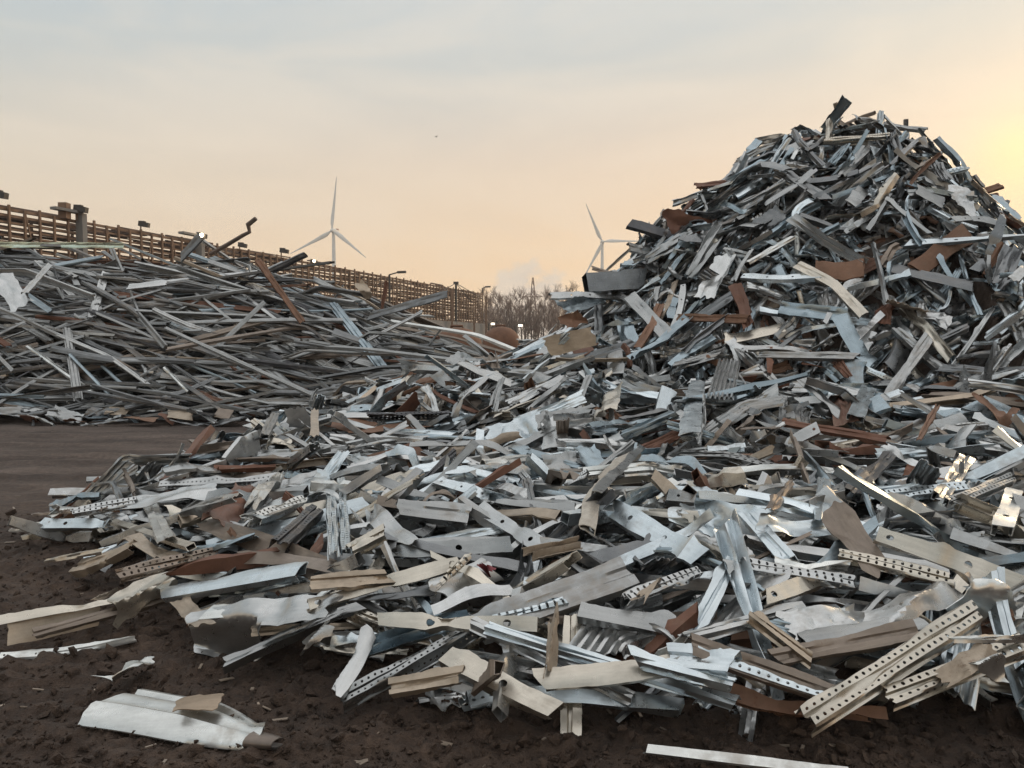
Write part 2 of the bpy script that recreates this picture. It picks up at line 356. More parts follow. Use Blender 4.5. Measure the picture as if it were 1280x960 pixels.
thick = np.where(SD > 0, 0.03 + 0.30 * (1 - np.exp(-SD / 0.6)), 0)
T_R = np.where(SD > 0, np.maximum(tall_profile(GX, GY), 0) * np.clip(SD / 1.5, 0, 1) + thick * (1 + 0.5 * rough_n), 0)
T_R = T_R + .3 * np.exp(-((GX + .3) / 1.4) ** 2 - ((GY - 11) / 2.2) ** 2) * (SD > 0)
T_R = T_R + np.where(T_R > 0.8, 0.25 * rough_n, 0)
T_L = np.clip(left_profile(GX, GY) + 0.3 * rough_n * (left_profile(GX, GY) > 0.4), 0, None)
def core_of(T, t): return np.clip(T - t, 0, None)
CORE = np.maximum(core_of(T_R, 0.55), core_of(T_L, 1.0))
H = np.maximum(G, CORE)
CAP = np.maximum(np.maximum(T_R + 0.14, T_L + 0.12), G + 0.22)
def cell(x, y): return np.clip(((np.asarray(x) - X0) / RES).astype(int), 0, len(gx) - 1), np.clip(((np.asarray(y) - Y0) / RES).astype(int), 0, len(gy) - 1)
def drop(L, W, h, x, y, yaw, maxslope=1.3, stamp=0.55):
    n = max(5, int(L / 0.09)); s = np.linspace(-L / 2, L / 2, n); w = np.array([-W / 2, 0, W / 2])
    c, sn = math.cos(yaw), math.sin(yaw)
    px = x + s[:, None] * c - w[None] * sn; py = y + s[:, None] * sn + w[None] * c
    hv = H[cell(px, py)]; m = 0.6 * hv.max(1) + 0.4 * hv.mean(1)
    i = np.where(s < -1e-6)[0]; j = np.where(s > 1e-6)[0]
    si, sj = s[i][:, None], s[j][None]; hi, hj = m[i][:, None], m[j][None]
    a = (hi * sj - hj * si) / (sj - si); k = np.unravel_index(np.argmax(a), a.shape)
    z0 = max(a[k], m[len(s) // 2] if n % 2 else -9); b = (m[j[k[1]]] - m[i[k[0]]]) / (s[j[k[1]]] - s[i[k[0]]]); b = float(np.clip(b, -maxslope, maxslope))
    roll = math.atan((hv[:, 2].mean() - hv[:, 0].mean()) / W) * 0.75
    roll = max(-0.95, min(0.95, roll))
    if stamp:
        ss = np.arange(-L / 2, L / 2 + .02, 0.03); ww = np.arange(-W / 2, W / 2 + .02, 0.03)
        qx = x + ss[:, None] * c - ww[None] * sn; qy = y + ss[:, None] * sn + ww[None] * c
        top = z0 + b * ss[:, None] + math.tan(roll) * ww[None] + h * stamp
        ci = cell(qx, qy); np.maximum.at(H, ci, np.minimum(top, CAP[ci]))
    return z0, b, roll
def pose(x, y, z, yaw, slope, roll):
    X = Vector((math.cos(yaw), math.sin(yaw), slope)).normalized()
    Yv = Vector((-math.sin(yaw), math.cos(yaw), math.tan(roll))).normalized(); Z = X.cross(Yv).normalized(); Yv = Z.cross(X)
    return Matrix(((X.x, Yv.x, Z.x, x), (X.y, Yv.y, Z.y, y), (X.z, Yv.z, Z.z, z), (0, 0, 0, 1)))
# ------------------------------------------------------------------ scrap kinds: (profile, widths, heights, lengths, material, noun)
KIND = {
 'channel_offcut':     ('channel', (.09, .19), .045, (.45, 1.5), 'galv', 'channel offcut'),
 'hat_section':        ('hat', (.09, .16), .05, (.4, 1.4), 'galv', 'ribbed hat section'),
 'bolt_holed_beam':    ('bolt', (.09, .14), .05, (.6, 1.7), 'bolt', 'beam with sparse bolt holes'),
 'perforated_upright': ('perf', (.09, .13), .06, (.5, 1.5), 'perf', 'perforated rack upright'),
 'crumpled_sheet':     ('sheet', (.22, .42), .06, (.4, .95), 'galv', 'crumpled sheet'),
 'flat_strip':         ('strip', (.05, .13), .012, (.4, 1.5), 'galv', 'flat strip'),
 'angle_bar':          ('angle', (.05, .10), .05, (.4, 1.3), 'galv', 'angle bar'),
 'folded_sheet':       ('fold', (.16, .30), .05, (.4, 1.1), 'galv', 'sheet folded over on itself'),
 'rail_piece':         ('rail', (.16, .26), .05, (.5, 1.4), 'galv', 'wavy rail piece'),
 'box_section':        ('box', (.07, .12), .07, (.5, 1.4), 'galv', 'open box section'),
 'torn_plate':         ('plate', (.2, .45), .03, (.3, .8), 'dull', 'torn plate'),
 'corrugated_sheet':   ('corr', (.35, .55), .04, (.4, .8), 'galv', 'corrugated sheet'),
 'curled_strip':       ('strip', (.04, .10), .012, (.4, 1.2), 'galv', 'curled strip'),
 'zed_section':        ('zed', (.08, .15), .05, (.4, 1.3), 'galv', 'zed section'),
 'ribbed_panel':       ('ribs', (.12, .26), .03, (.4, 1.2), 'galv', 'finely ribbed panel'),
 'long_channel':       ('channel', (.07, .21), .05, (1.8, 6.2), 'dull', 'long channel'),
 'long_strip':         ('strip', (.05, .16), .012, (1.5, 4.5), 'dull', 'long flat strip'),
 'long_tube':          ('round', (.05, .09), .07, (1.4, 4.0), 'dull', 'long tube'),
 'long_hat_section':   ('hat', (.09, .2), .05, (1.8, 4.6), 'dull', 'long ribbed section'),
}
CAT = {'curled_strip': 'curled strip', 'zed_section': 'zed section', 'ribbed_panel': 'ribbed panel', 'channel_offcut': 'channel', 'hat_section': 'ribbed section', 'bolt_holed_beam': 'holed beam', 'perforated_upright': 'rack upright', 'crumpled_sheet': 'crumpled sheet', 'flat_strip': 'metal strip', 'angle_bar': 'angle bar', 'folded_sheet': 'folded sheet', 'rail_piece': 'wavy rail', 'box_section': 'box section', 'torn_plate': 'torn plate', 'corrugated_sheet': 'corrugated sheet', 'long_channel': 'long channel', 'long_strip': 'long strip', 'long_tube': 'long tube', 'long_hat_section': 'long section'}
def plural(noun):
    return {'beam with sparse bolt holes': 'beams with sparse bolt holes', 'sheet folded over on itself': 'sheets folded over on themselves'}.get(noun, noun + 's')
STATES = {'straight': {}, 'bent': dict(bends=1, k=(14, 32)), 'kinked': dict(bends=1, k=(35, 62)), 'twisted': dict(tw=(.5, 1.3)), 'crushed': dict(crush=.8, bends=1, k=(8, 20)), 'bowed': dict(curve=.5), 'curled': {}}
VAR = {}
for ki, (k, (prof, ww, hh, LL, mt, noun)) in enumerate(KIND.items()):
    VAR[k] = []; Lc = (LL[0] + LL[1]) / 2; Wc = (ww[0] + ww[1]) / 2; g = np.random.default_rng(100 + ki)
    if prof in ('sheet', 'plate'):
        for v in range(14 if prof == 'sheet' else 8):
            st = ['crumpled', 'rolled', 'creased'][v % 3]
            if prof == 'sheet': m = sheet(Lc, Wc, seed=v + 50, folds=2 + v % 3, amp=.09 if st != 'creased' else .13, roll=(3.2 if v % 2 else -2.4) if st == 'rolled' else 0, nx=16, ny=12, crumple=.04, jag=.045)
            else: m = sheet(Lc, Wc, seed=v + 90, folds=1 + v % 2, amp=.05, nx=10, ny=8, jag=.03, crumple=.012, t=.006); st = ['flat', 'creased'][v % 2]
            VAR[k].append((st, m))
    else:
        sts = ['straight', 'bent', 'bent', 'bent', 'kinked', 'twisted', 'crushed', 'bowed'] + (['straight'] * 9 + ['bowed', 'bent'] if k.startswith('long') else ['bent', 'kinked', 'twisted', 'crushed'])
        if k == 'curled_strip': sts = ['curled'] * 10
        for v, st in enumerate(sts):
            q = STATES[st]; bd = []
            for _ in range(q.get('bends', 0)):
                a = g.uniform(*q['k']) * g.choice([-1, 1]); bd.append((g.uniform(.25, .75), a * g.uniform(.2, 1), abs(a) * g.uniform(.1, .6) * g.choice([-1, 1])))
            m = sweep(prof, Lc, Wc, hh, seed=v + 31 * ki, bends=bd, twist=g.uniform(*q['tw']) * g.choice([-1, 1]) if 'tw' in q else g.normal(0, .12), crush=q.get('crush', 0),
                      curve=g.choice([-1, 1]) * q.get('curve', 0) + g.normal(0, .05), sag=g.choice([-1, 1]) * g.uniform(.7, 2.6) if st == 'curled' else g.normal(0, .06), dent=.003 if k.startswith('long') else .005, tear=.018, nseg=8 if k.startswith('long') else 14)
            VAR[k].append((st, m))
MESH = {}
def var_mesh(k, v):
    if (k, v) not in MESH: MESH[(k, v)] = make_mesh(k, *VAR[k][v][1], smooth=38)
    return MESH[(k, v)]
def pick_tint(region, x, y, z, kind, g):
    if kind == 'torn_plate' and z > 1.6: P = [('rusty dark brown', 2), ('brown', 2), ('mid grey', 4), ('blue-grey', 4), ('dark grey', 3), ('rusty orange', .7)]
    elif kind == 'torn_plate': P = [('rusty orange', 3), ('rusty dark brown', 3), ('tan mud-coated', 4), ('mid grey', 2), ('brown', 3)]
    elif kind == 'perforated_upright': P = [('pale blue-grey', 4), ('silver grey', 3), ('mid grey', 2), ('near-black', 1), ('cream-stained', 2)]
    elif region == 'left': P = [('mid grey', 9), ('dark grey', 13), ('silver grey', 2.2), ('blue-grey', 1.5), ('near-black', 2), ('brown', 1.2), ('rusty dark brown', 1.0), ('tan mud-coated', .5), ('cream-stained', .35), ('off-white', .12)]
    elif z > 2.4: P = [('blue-grey', 7), ('mid grey', 7), ('dark grey', 6), ('pale blue-grey', 2), ('brown', .7), ('rusty dark brown', .7), ('silver grey', 2), ('cream-stained', .6), ('rusty orange', .5)]
    elif y > 6.5: P = [('mid grey', 7), ('silver grey', 5), ('blue-grey', 4), ('dark grey', 3), ('pale blue-grey', 3), ('brown', .9), ('rusty dark brown', .9), ('rusty orange', .7), ('tan mud-coated', .6), ('cream-stained', 1.4)]
    else: P = [('silver grey', 7), ('pale blue-grey', 4.5), ('mid grey', 7), ('cream-stained', 1.8), ('tan mud-coated', .7), ('brown', .9), ('dark grey', 2.5), ('blue-grey', 2), ('off-white', 1), ('rusty orange', .4), ('rusty dark brown', .5)]
    w = np.array([p[1] for p in P], float); return P[g.choice(len(P), p=w / w.sum())][0]
def in_view(x, y, z, m=60):
    a, b = proj((x, y, z)); return -m < a < 1280 + m and b < 980
class Sampler:
    def __init__(s, mask, T, w): s.m = mask; s.T = T; s.w = w; s.n = 0
    def get(s, g, over=0.0):
        if s.n % 30 == 0:
            d = np.clip(s.T + over - H, 0, 0.5) * s.m * s.w; s.tot = d.sum(); s.c = np.cumsum(d.ravel())
        s.n += 1
        if s.c[-1] <= 0: return None
        q = min(np.searchsorted(s.c, g.random() * s.c[-1]), H.size - 1); i, j = np.unravel_index(q, H.shape)
        return gx[i], gy[j]
VIEWX = np.abs(GX / np.maximum(GY, .1)) < 0.74
m_right = (SD > 0.04) & VIEWX & ((GY < 15.6) | (SD < 0)) & (T_R > T_L - .2)
m_left = (T_L > 0.1) & (np.abs(GX / GY) < 0.76) & (GY < 21.0) & (T_L >= T_R)
FILL = {'right': [], 'left': []}; PIECES = []
def piece_dims(k, g, small=1.0):
    prof, ww, hh, LL, mt, noun = KIND[k]; u = g.random()
    return (LL[0] + (LL[1] - LL[0]) * u ** 1.5) * small, g.uniform(*ww), hh
def yaw_for(region, g):
    if region == 'left': return float(np.clip(g.normal(-0.14, 0.26) + (g.random() < .12) * g.normal(0, .7), -.95, .8))
    return g.uniform(-math.pi, math.pi) if g.random() < .6 else g.normal(0, 0.5)
def throw(region, k, smp, g, over=0.0, fill=False):
    L, W, h = piece_dims(k, g, 0.85 if fill else 1.0); p = smp.get(g, over)
    if p is None: return False
    x, y = p; yaw = yaw_for(region, g)
    if region == 'right' and y >= 7.5: W *= .92; L *= .92
    if region == 'right' and y < 6.2 and not fill and k in ('crumpled_sheet', 'folded_sheet', 'torn_plate') and g.random() < .6: k = ('channel_offcut', 'hat_section', 'zed_section')[int(g.integers(3))]; L, W, h = piece_dims(k, g); L *= 1.15
    if fill == 2: W *= .75; L *= .75
    if region == 'left': W *= .55 + .45 * g.random()
    if y < 7.5 and region == 'right':
        q_ = .54 + .14 * max(0, (y - 4) / 3.5); W *= q_; L *= .55 + .45 * q_
    big = k in ('crumpled_sheet', 'torn_plate', 'corrugated_sheet')
    if SD[cell(x, y)] < 0.45 and region == 'right':   # at the rim keep the piece along the rim or short
        L = min(L, .8)
    z, b, roll = drop(L, W, h if not big else .05, x, y, yaw, 1.2 if region == 'right' else .55)
    if not fill:
        if g.random() < .4: b += g.normal(0, (.26 if z < 3.4 else .36) if region == 'right' else .12); z += .04
        roll += g.normal(0, .42) if region == 'right' else g.normal(0, .35)
        if g.random() < .18 and not big and 'strip' not in k: roll += g.choice([-1.3, 1.3, 2.6]); z += W * .3
    v = int(g.integers(len(VAR[k]))); prof, ww, hh, LL, mt, noun = KIND[k]
    sc = (L / ((LL[0] + LL[1]) / 2), W / ((ww[0] + ww[1]) / 2), 1.0 if prof not in ('sheet', 'plate') else min(1.0, .35 + .65 * W / ((ww[0] + ww[1]) / 2)))
    if g.random() < .5: sc = (-sc[0], -sc[1], sc[2])
    tint = pick_tint(region, x, y, z, k, g)
    rec = dict(k=k, v=v, M=pose(x, y, z, yaw, b, roll) @ Matrix.Diagonal((*sc, 1)), tint=tint, pos=(x, y, z), L=L, region=region)
    if fill: FILL[region].append(rec)
    else: PIECES.append(rec)
    return True
g = np.random.default_rng(5)
wdist = np.clip(11 / np.maximum(GY, 3), .8, 3.2)
wdist = wdist * np.where(GY < 5.2, 1.0, 1.0)
fk = ['zed_section', 'ribbed_panel', 'curled_strip', 'channel_offcut', 'hat_section', 'flat_strip', 'angle_bar', 'folded_sheet', 'crumpled_sheet', 'rail_piece', 'bolt_holed_beam']
S = Sampler(m_right.astype(float), T_R - 0.10, wdist)
for i in range(1350):
    if not throw('right', fk[int(g.integers(len(fk)))], S, g, 0, True): break
S = Sampler(m_right * (SD > .3), T_R - 0.03, np.clip((GY - 3) / 3, .5, 1))
for i in range(2300):
    if not throw('right', fk[int(g.integers(len(fk)))], S, g, 0, 2): break
gsx, gsy = np.gradient(CORE, RES)
for reg, msk, cnt in (('right', m_right & (CORE > .05), 2000), ('left', m_left & (CORE > .05), 500)):   # first course, lying straight on the packed inside of the heap
    ii = np.argwhere(msk)
    for i in range(cnt):
        a_, b_ = ii[int(g.integers(len(ii)))]; x, y = gx[a_], gy[b_]; k = fk[int(g.integers(len(fk)))] if reg == 'right' else 'long_channel'
        L, W, h = piece_dims(k, g, .8 if reg == 'right' else .5); yaw = g.uniform(-3.1, 3.1) if reg == 'right' else g.normal(0, .5)
        sl = gsx[a_, b_] * math.cos(yaw) + gsy[a_, b_] * math.sin(yaw); rl = math.atan(-gsx[a_, b_] * math.sin(yaw) + gsy[a_, b_] * math.cos(yaw)); LL = KIND[k][3]; ww = KIND[k][1]
        t_ = pick_tint(reg, x, y, 3, k, g)
        FILL[reg].append(dict(k=k, v=int(g.integers(len(VAR[k]))), M=pose(x, y, CORE[a_, b_] + .05, yaw, max(-1.3, min(1.3, sl)), max(-1.1, min(1.1, rl)) + g.normal(0, .25)) @ Matrix.Diagonal((L / ((LL[0] + LL[1]) / 2), W / ((ww[0] + ww[1]) / 2), 1, 1)), tint=t_))
S2 = Sampler(m_left.astype(float), T_L - 0.15, 1.0)
lk = ['long_channel', 'long_strip', 'long_tube', 'long_hat_section']
for i in range(620):
    if not throw('left', lk[int(g.integers(4))], S2, g, 0, True): break
NTOP = {'channel_offcut': 262, 'hat_section': 258, 'bolt_holed_beam': 190, 'perforated_upright': 130, 'crumpled_sheet': 200, 'flat_strip': 285, 'angle_bar': 285, 'folded_sheet': 250, 'rail_piece': 130, 'box_section': 150, 'torn_plate': 60, 'corrugated_sheet': 14, 'curled_strip': 110, 'zed_section': 250, 'ribbed_panel': 230}
order = [k for k, n in NTOP.items() for _ in range(n)]; g.shuffle(order)
S = Sampler(m_right.astype(float), T_R, wdist)
for k in order: throw('right', k, S, g, 0.08)
S = Sampler(((SD > .1) & (SD < 2.2) & (GY < 5.6) & VIEWX).astype(float), T_R, 1.0)
for i in range(260): throw('right', ('box_section', 'rail_piece', 'curled_strip', 'bolt_holed_beam', 'ribbed_panel', 'corrugated_sheet' if i < 12 else 'box_section')[i % 6], S, g, .12)
NL = {'long_channel': 270, 'long_strip': 190, 'long_tube': 110, 'long_hat_section': 250, 'crumpled_sheet': 14, 'torn_plate': 14, 'channel_offcut': 8}
order = [k for k, n in NL.items() for _ in range(n)]; g.shuffle(order)
S2 = Sampler(m_left.astype(float), T_L, 1.0)
for k in order: throw('left', k, S2, g, 0.08)
# a scatter of short bits at the toe of the long heap
toe_m = ((GY > 15.0) & (GY < 15.9) & (GX < -3.2) & VIEWX).astype(float)
S3 = Sampler(toe_m, G + 0.15, 1.0)
for i in range(46): throw('left', ['flat_strip', 'torn_plate', 'crumpled_sheet', 'angle_bar'][i % 4], S3, g, 0)
# ------------------------------------------------------------------ deep scrap that nobody could count
def build_fill(name, recs):
    Vs = []; Fs = []; UVs = []; tints = []; mi = []; off = 0; mats = ['fill_galv', 'fill_perf', 'fill_bolt', 'fill_rust', 'fill_dull']
    for r in recs:
        V, F, UV = VAR[r['k']][r['v']][1]; A = np.array(r['M']); W = V @ A[:3, :3].T + A[:3, 3]
        Vs.append(W); Fs.append(F + off); UVs.append(UV); off += len(V)
        m = mats.index('fill_' + mat_for(r['tint'], KIND[r['k']][4])); mi += [m] * len(F); tints += [TINT[r['tint']]] * len(F)
    V = np.concatenate(Vs); F = np.concatenate(Fs); UV = np.concatenate(UVs)
    me = bpy.data.meshes.new(name); me.vertices.add(len(V)); me.vertices.foreach_set('co', V.astype(np.float32).ravel())
    me.loops.add(F.size); me.loops.foreach_set('vertex_index', F.astype(np.int32).ravel())
    me.polygons.add(len(F)); me.polygons.foreach_set('loop_start', np.arange(0, F.size, 4, dtype=np.int32)); me.polygons.foreach_set('loop_total', np.full(len(F), 4, dtype=np.int32))
    for m in mats: me.materials.append(MAT[m])
    me.polygons.foreach_set('material_index', np.array(mi, dtype=np.int32))
    l = me.uv_layers.new(name='UVMap'); l.data.foreach_set('uv', UV.astype(np.float32).ravel())
    a = me.attributes.new('tint', 'FLOAT_COLOR', 'FACE'); a.data.foreach_set('color', np.concatenate([np.array(tints, dtype=np.float32), np.ones((len(F), 1), np.float32)], 1).ravel())
    me.validate(); me.update()
    o = link(name, me); return o
tag(build_fill('buried_scrap', FILL['right']), 'tangle of small steel scrap filling the inside of the tall heap and its spread', 'scrap', kind='stuff')
tag(build_fill('buried_long_scrap', FILL['left']), 'tangle of long steel scrap filling the inside of the left heap', 'scrap', kind='stuff')
# ------------------------------------------------------------------ pieces that can be told apart in the photograph
def hit(px, py, lift=0.0):
    r = ray(px, py); d = np.arange(2.2, 24, 0.015); P = CAM + r[None] * (d / r[1])[:, None]
    ok = (P[:, 0] > X0) & (P[:, 0] < X1) & (P[:, 1] < Y1)
    h = np.where(ok, H[cell(P[:, 0], P[:, 1])], -9); k = np.where(h + lift >= P[:, 2])[0]
    return P[k[0]] if len(k) else at(px, py, 16)
def end_pt(p, lift):
    if len(p) == 3: return at(*p)             # (px, py, distance)
    return hit(p[0], p[1], lift)
HEROES = []; SEGS = []
def hero(k, p0, p1, wpx, tint, label, name=None, cat=None, mat=None, face=.55, roll=0.0, lift=.05, bends=(), twist=.1, crush=0.0, curve=0.0, sag=0.0, h=None, seed=None, stamp=True, over=0.7, W=None, group=None, **kw):
    A = end_pt(p0, lift); B = end_pt(p1, lift)
    n = 30; t = np.linspace(0, 1, n)[:, None]; Q = A + (B - A) * t
    if len(p0) == 2 and len(p1) == 2:
        pen = (H[cell(Q[:, 0], Q[:, 1])] - Q[:, 2]).max(); up = max(0, pen) * over; up = min(up, .35)
        A = A + [0, 0, up]; B = B + [0, 0, up]
    mid = (A + B) / 2; L = float(np.linalg.norm(B - A)); X = Vector((B - A) / L)
    tc = Vector(CAM - mid).normalized(); upv = Vector((0, 0, 1))
    nrm = upv * (1 - face) + tc * face; nrm = (nrm - X * nrm.dot(X)).normalized(); Yv = nrm.cross(X)
    if roll: q = Matrix.Rotation(roll, 3, X); nrm = q @ nrm; Yv = q @ Yv
    if W is None:
        fs = math.sqrt(max(.12, 1 - Yv.dot(tc) ** 2)); W = .74 * wpx * mid[1] / FPX / fs
    prof, ww, hh, LL, mt, noun = KIND[k]; h = h or min(hh, W * .5)
    sd = seed if seed is not None else len(HEROES) * 7 + 1
    if prof in ('sheet', 'plate'):
        a = dict(folds=3, amp=.10, jag=.06, crumple=.03); a.update(kw); V, F, UV = sheet(L, W, seed=sd, nx=20, ny=14, **a)
    else: V, F, UV = sweep(kw.get('prof', prof), L, W, h, seed=sd, bends=bends, twist=twist, crush=crush, curve=curve, sag=sag, tear=kw.get('tear', .012), dent=kw.get('dent', .004), nseg=kw.get('nseg', 24))
    M = Matrix(((X.x, Yv.x, nrm.x, mid[0]), (X.y, Yv.y, nrm.y, mid[1]), (X.z, Yv.z, nrm.z, mid[2]), (0, 0, 0, 1)))
    nm = name or k
    o = link(nm, make_mesh(nm, V, F, UV, smooth=38), MAT[mat or mat_for(tint, mt)], None, M)
    o.color = (*TINT[tint], 1); tag(o, label, cat or CAT[k], group or plural(noun))
    if stamp:
        ss = np.linspace(0, 1, max(4, int(L / .03))); ws = np.linspace(-.5, .5, max(2, int(W / .03)))
        G_ = A + (B - A) * ss[:, None]; P = G_[:, None, :] + np.array(Yv)[None, None] * (ws * W)[None, :, None]
        np.maximum.at(H, cell(P[..., 0], P[..., 1]), P[..., 2] + .02)
    HEROES.append(o); SEGS.append((proj(A), proj(B), min(proj(A)[1], proj(B)[1]), wpx, mid[1])); return o
# -- left tail of the spread
hero('torn_plate', (8,793), (122,768), 40, 'tan mud-coated', 'tan plate standing on its long edge in the mud at far left', face=.95, folds=1, amp=.02, jag=.02, crumple=.004, mat='dull', lift=.08)
hero('flat_strip', (118,752), (146,739), 9, 'tan mud-coated', 'narrow tan strip running on from the tan plate at far left', mat='dull')
hero('angle_bar', (-15,805), (142,773), 13, 'cream-stained', 'long pale angle bar lying below the tan plate at far left')
hero('channel_offcut', (44,808), (207,762), 11, 'brown', 'long thin brown channel slanting beside the tan plate', lift=.03)
hero('flat_strip', (2,822), (165,800), 14, 'off-white', 'thin pale strip half sunk in mud at the left edge', lift=.015, curve=.25, mat='dull')
hero('torn_plate', (138,845), (188,830), 26, 'off-white', 'small torn off-white bracket alone on the mud', name='torn_bracket', cat='bracket', mat='perf', jag=.14, folds=3, amp=.12)
hero('crumpled_sheet', (140,772), (214,728), 46, 'cream-stained', 'crumpled cream sheet with a torn shiny end beside the tan plate', face=.7, folds=3, amp=.12)
hero('hat_section', (208,758), (384,728), 30, 'pale blue-grey', 'wide pale blue folded panel lying left of the cream beam', face=.5, twist=.05, h=.05, prof='fold')
hero('folded_sheet', (262,772), (388,760), 30, 'off-white', 'pale creased panel stacked under the pale blue folded panel', face=.5)
hero('crumpled_sheet', (240,806), (425,786), 48, 'silver grey', 'large folded silver sheet with a dark hollow at the near left edge', face=.5, folds=5, amp=.2, jag=.03, crumple=.03)
hero('crumpled_sheet', (228,770), (258,806), 30, 'tan mud-coated', 'tan rolled sheet end curling down onto the mud', roll=0, face=.6, folds=1, amp=.05, mat='dull')
hero('torn_plate', (252,655), (412,715), 36, 'brown', 'long curved brown plate across the left of the spread', face=.75, folds=1, amp=.05, jag=.05, crumple=.008, mat='dull')
hero('torn_plate', (300,702), (420,716), 24, 'brown', 'narrow brown plate lying below the long curved brown plate', face=.6, folds=1, amp=.03, jag=.05, crumple=.006, mat='dull')
hero('perforated_upright', (145,728), (268,697), 22, 'brown', 'muddy brown perforated upright at the left of the spread', mat='perf', face=.7)
hero('torn_plate', (160,690), (226,704), 28, 'tan mud-coated', 'flat tan plate behind the muddy perforated upright', mat='dull', folds=1, amp=.03)
hero('channel_offcut', (98,716), (168,688), 24, 'tan mud-coated', 'bowed tan channel in front of the flat tan plate', curve=.5)
hero('box_section', (142,657), (240,690), 13, 'cream-stained', 'straight cream bar slanting below the upright white plate', name='square_bar', cat='bar', twist=0, dent=.001)
hero('flat_strip', (186,628), (208,676), 24, 'off-white', 'short white plate tilted upright at the left of the spread', face=.9, mat='galv')
hero('bolt_holed_beam', (55,662), (138,662), 17, 'pale blue-grey', 'pale blue channel with one round hole at the left tail', face=.7)
hero('flat_strip', (44,646), (130,640), 9, 'brown', 'flat brown strip at the far left tail of the spread')
hero('perforated_upright', (92,655), (172,640), 14, 'silver grey', 'grey perforated upright behind the pale blue channel', mat='perf')
hero('flat_strip', (10,664), (60,657), 8, 'off-white', 'narrow white strip ending the left tail of the spread', curve=.4)
hero('crumpled_sheet', (62,640), (80,632), 18, 'off-white', 'small white looped bracket standing on a brown strip', name='looped_bracket', cat='bracket', face=.9, lift=.1, roll=.4)
hero('flat_strip', (60,700), (132,688), 13, 'cream-stained', 'flat pinkish cream strip lying on mud at the left tail')
hero('crumpled_sheet', (160,628), (268,618), 34, 'silver grey', 'big wedge shaped silver sheet at the left of the spread', face=.4, folds=1, amp=.05)
hero('crumpled_sheet', (272,652), (312,606), 48, 'rusty dark brown', 'rust brown twisted sheet with a torn edge', face=.8, folds=2, amp=.12, mat='dull')
hero('folded_sheet', (318,662), (410,600), 34, 'pale blue-grey', 'long pale blue sheet curved like a blade', face=.6, curve=.35)
hero('perforated_upright', (305,668), (378,640), 16, 'off-white', 'white perforated edge strip under the blade shaped sheet', mat='perf')
hero('perforated_upright', (346,688), (392,645), 32, 'near-black', 'near black perforated upright left of the white perforated pair', mat='perf', face=.7)
hero('perforated_upright', (417,697), (413,604), 17, 'pale blue-grey', 'left of two pale perforated uprights standing side by side', mat='perf', face=.9, lift=.08)
hero('perforated_upright', (433,694), (427,602), 15, 'pale blue-grey', 'right of two pale perforated uprights standing side by side', mat='perf', face=.9, lift=.08)
hero('crumpled_sheet', (314,632), (350,594), 20, 'off-white', 'white leaf shaped sheet behind the blade shaped sheet', face=.8, folds=1, jag=.12, lift=.08)
hero('channel_offcut', (230,645), (300,625), 16, 'silver grey', 'grey channel behind the rust brown twisted sheet')
hero('channel_offcut', (330,548), (344,520), 14, 'mid grey', 'short grey channel sticking up at the back left rim', lift=.2, face=.8)
hero('torn_plate', (360,524), (388,520), 34, 'dark grey', 'dark plate standing upright at the back of the spread', face=.95, folds=1, amp=.02, crumple=.004, mat='dull', lift=.25)
hero('torn_plate', (393,546), (393,514), 13, 'tan mud-coated', 'tan plate standing upright beside the dark plate', face=.95, folds=0, amp=.02, crumple=.004, mat='dull', lift=.22)
# -- centre front
hero('bolt_holed_beam', (384,764), (572,710), 19, 'cream-stained', 'long cream beam with one hole across the left centre', face=.8, twist=.05, seed=3)
hero('channel_offcut', (388,738), (482,730), 24, 'tan mud-coated', 'tan channel above the long cream beam', mat='galv', face=.7)
hero('bolt_holed_beam', (480,692), (640,682), 22, 'mid grey', 'grey beam with one hole and a crumpled left end', face=.8, crush=.3)
hero('bolt_holed_beam', (604,640), (690,694), 26, 'silver grey', 'pale beam with three holes pointing at the rusty curl', face=.8)
hero('crumpled_sheet', (456,640), (508,694), 40, 'silver grey', 'crumpled grey channel end above the grey beam', face=.7, folds=3, amp=.15)
hero('channel_offcut', (495,638), (585,648), 28, 'mid grey', 'dark grey channel behind the crumpled channel end')
hero('hat_section', (440,690), (482,668), 24, 'cream-stained', 'short cream hat section left of the crumpled channel end')
hero('crumpled_sheet', (545,745), (612,712), 46, 'silver grey', 'crumpled sheet holding a scrap of red paper', face=.6, folds=2)
hero('perforated_upright', (542,745), (585,702), 12, 'cream-stained', 'cream perforated strip along the crumpled sheet', mat='perf', face=.8)
o_ = hero('crumpled_sheet', (602,708), (622,718), 9, 'rusty orange', 'small crumpled scrap of dark red paper in the centre', name='red_paper', cat='paper', face=.8, mat='dull', lift=.07, folds=2, t=.002); o_.color = (.15, .035, .04, 1)
hero('rail_piece', (660,705), (722,690), 24, 'tan mud-coated', 'rusty tan piece curled along its length', face=.6, mat='rust')
hero('channel_offcut', (596,790), (782,722), 48, 'mid grey', 'widest grey channel lying across the centre', face=.6, h=.06)
hero('perforated_upright', (588,786), (706,756), 14, 'pale blue-grey', 'pale blue perforated strip lying on the widest grey channel', mat='perf', face=.7)
hero('bolt_holed_beam', (474,794), (672,802), 20, 'cream-stained', 'cream beam with four holes above the mud at the centre', face=.85, twist=.04)
hero('channel_offcut', (560,838), (696,908), 30, 'cream-stained', 'dirty cream beam angled down to the foot of the front post', mat='bolt', prof='bolt', face=.6)
hero('hat_section', (590,800), (790,895), 22, 'silver grey', 'long silver strip slanting behind the front post', face=.5)
hero('hat_section', (610,788), (918,885), 20, 'pale blue-grey', 'long pale blue section slanting behind the front post', face=.5, twist=.05)
hero('channel_offcut', (712,934,3.02), (716,772,3.45), 30, 'cream-stained', 'upright scarred channel leaning at the front centre', name='leaning_channel', face=.9, twist=.05, mat='galv')
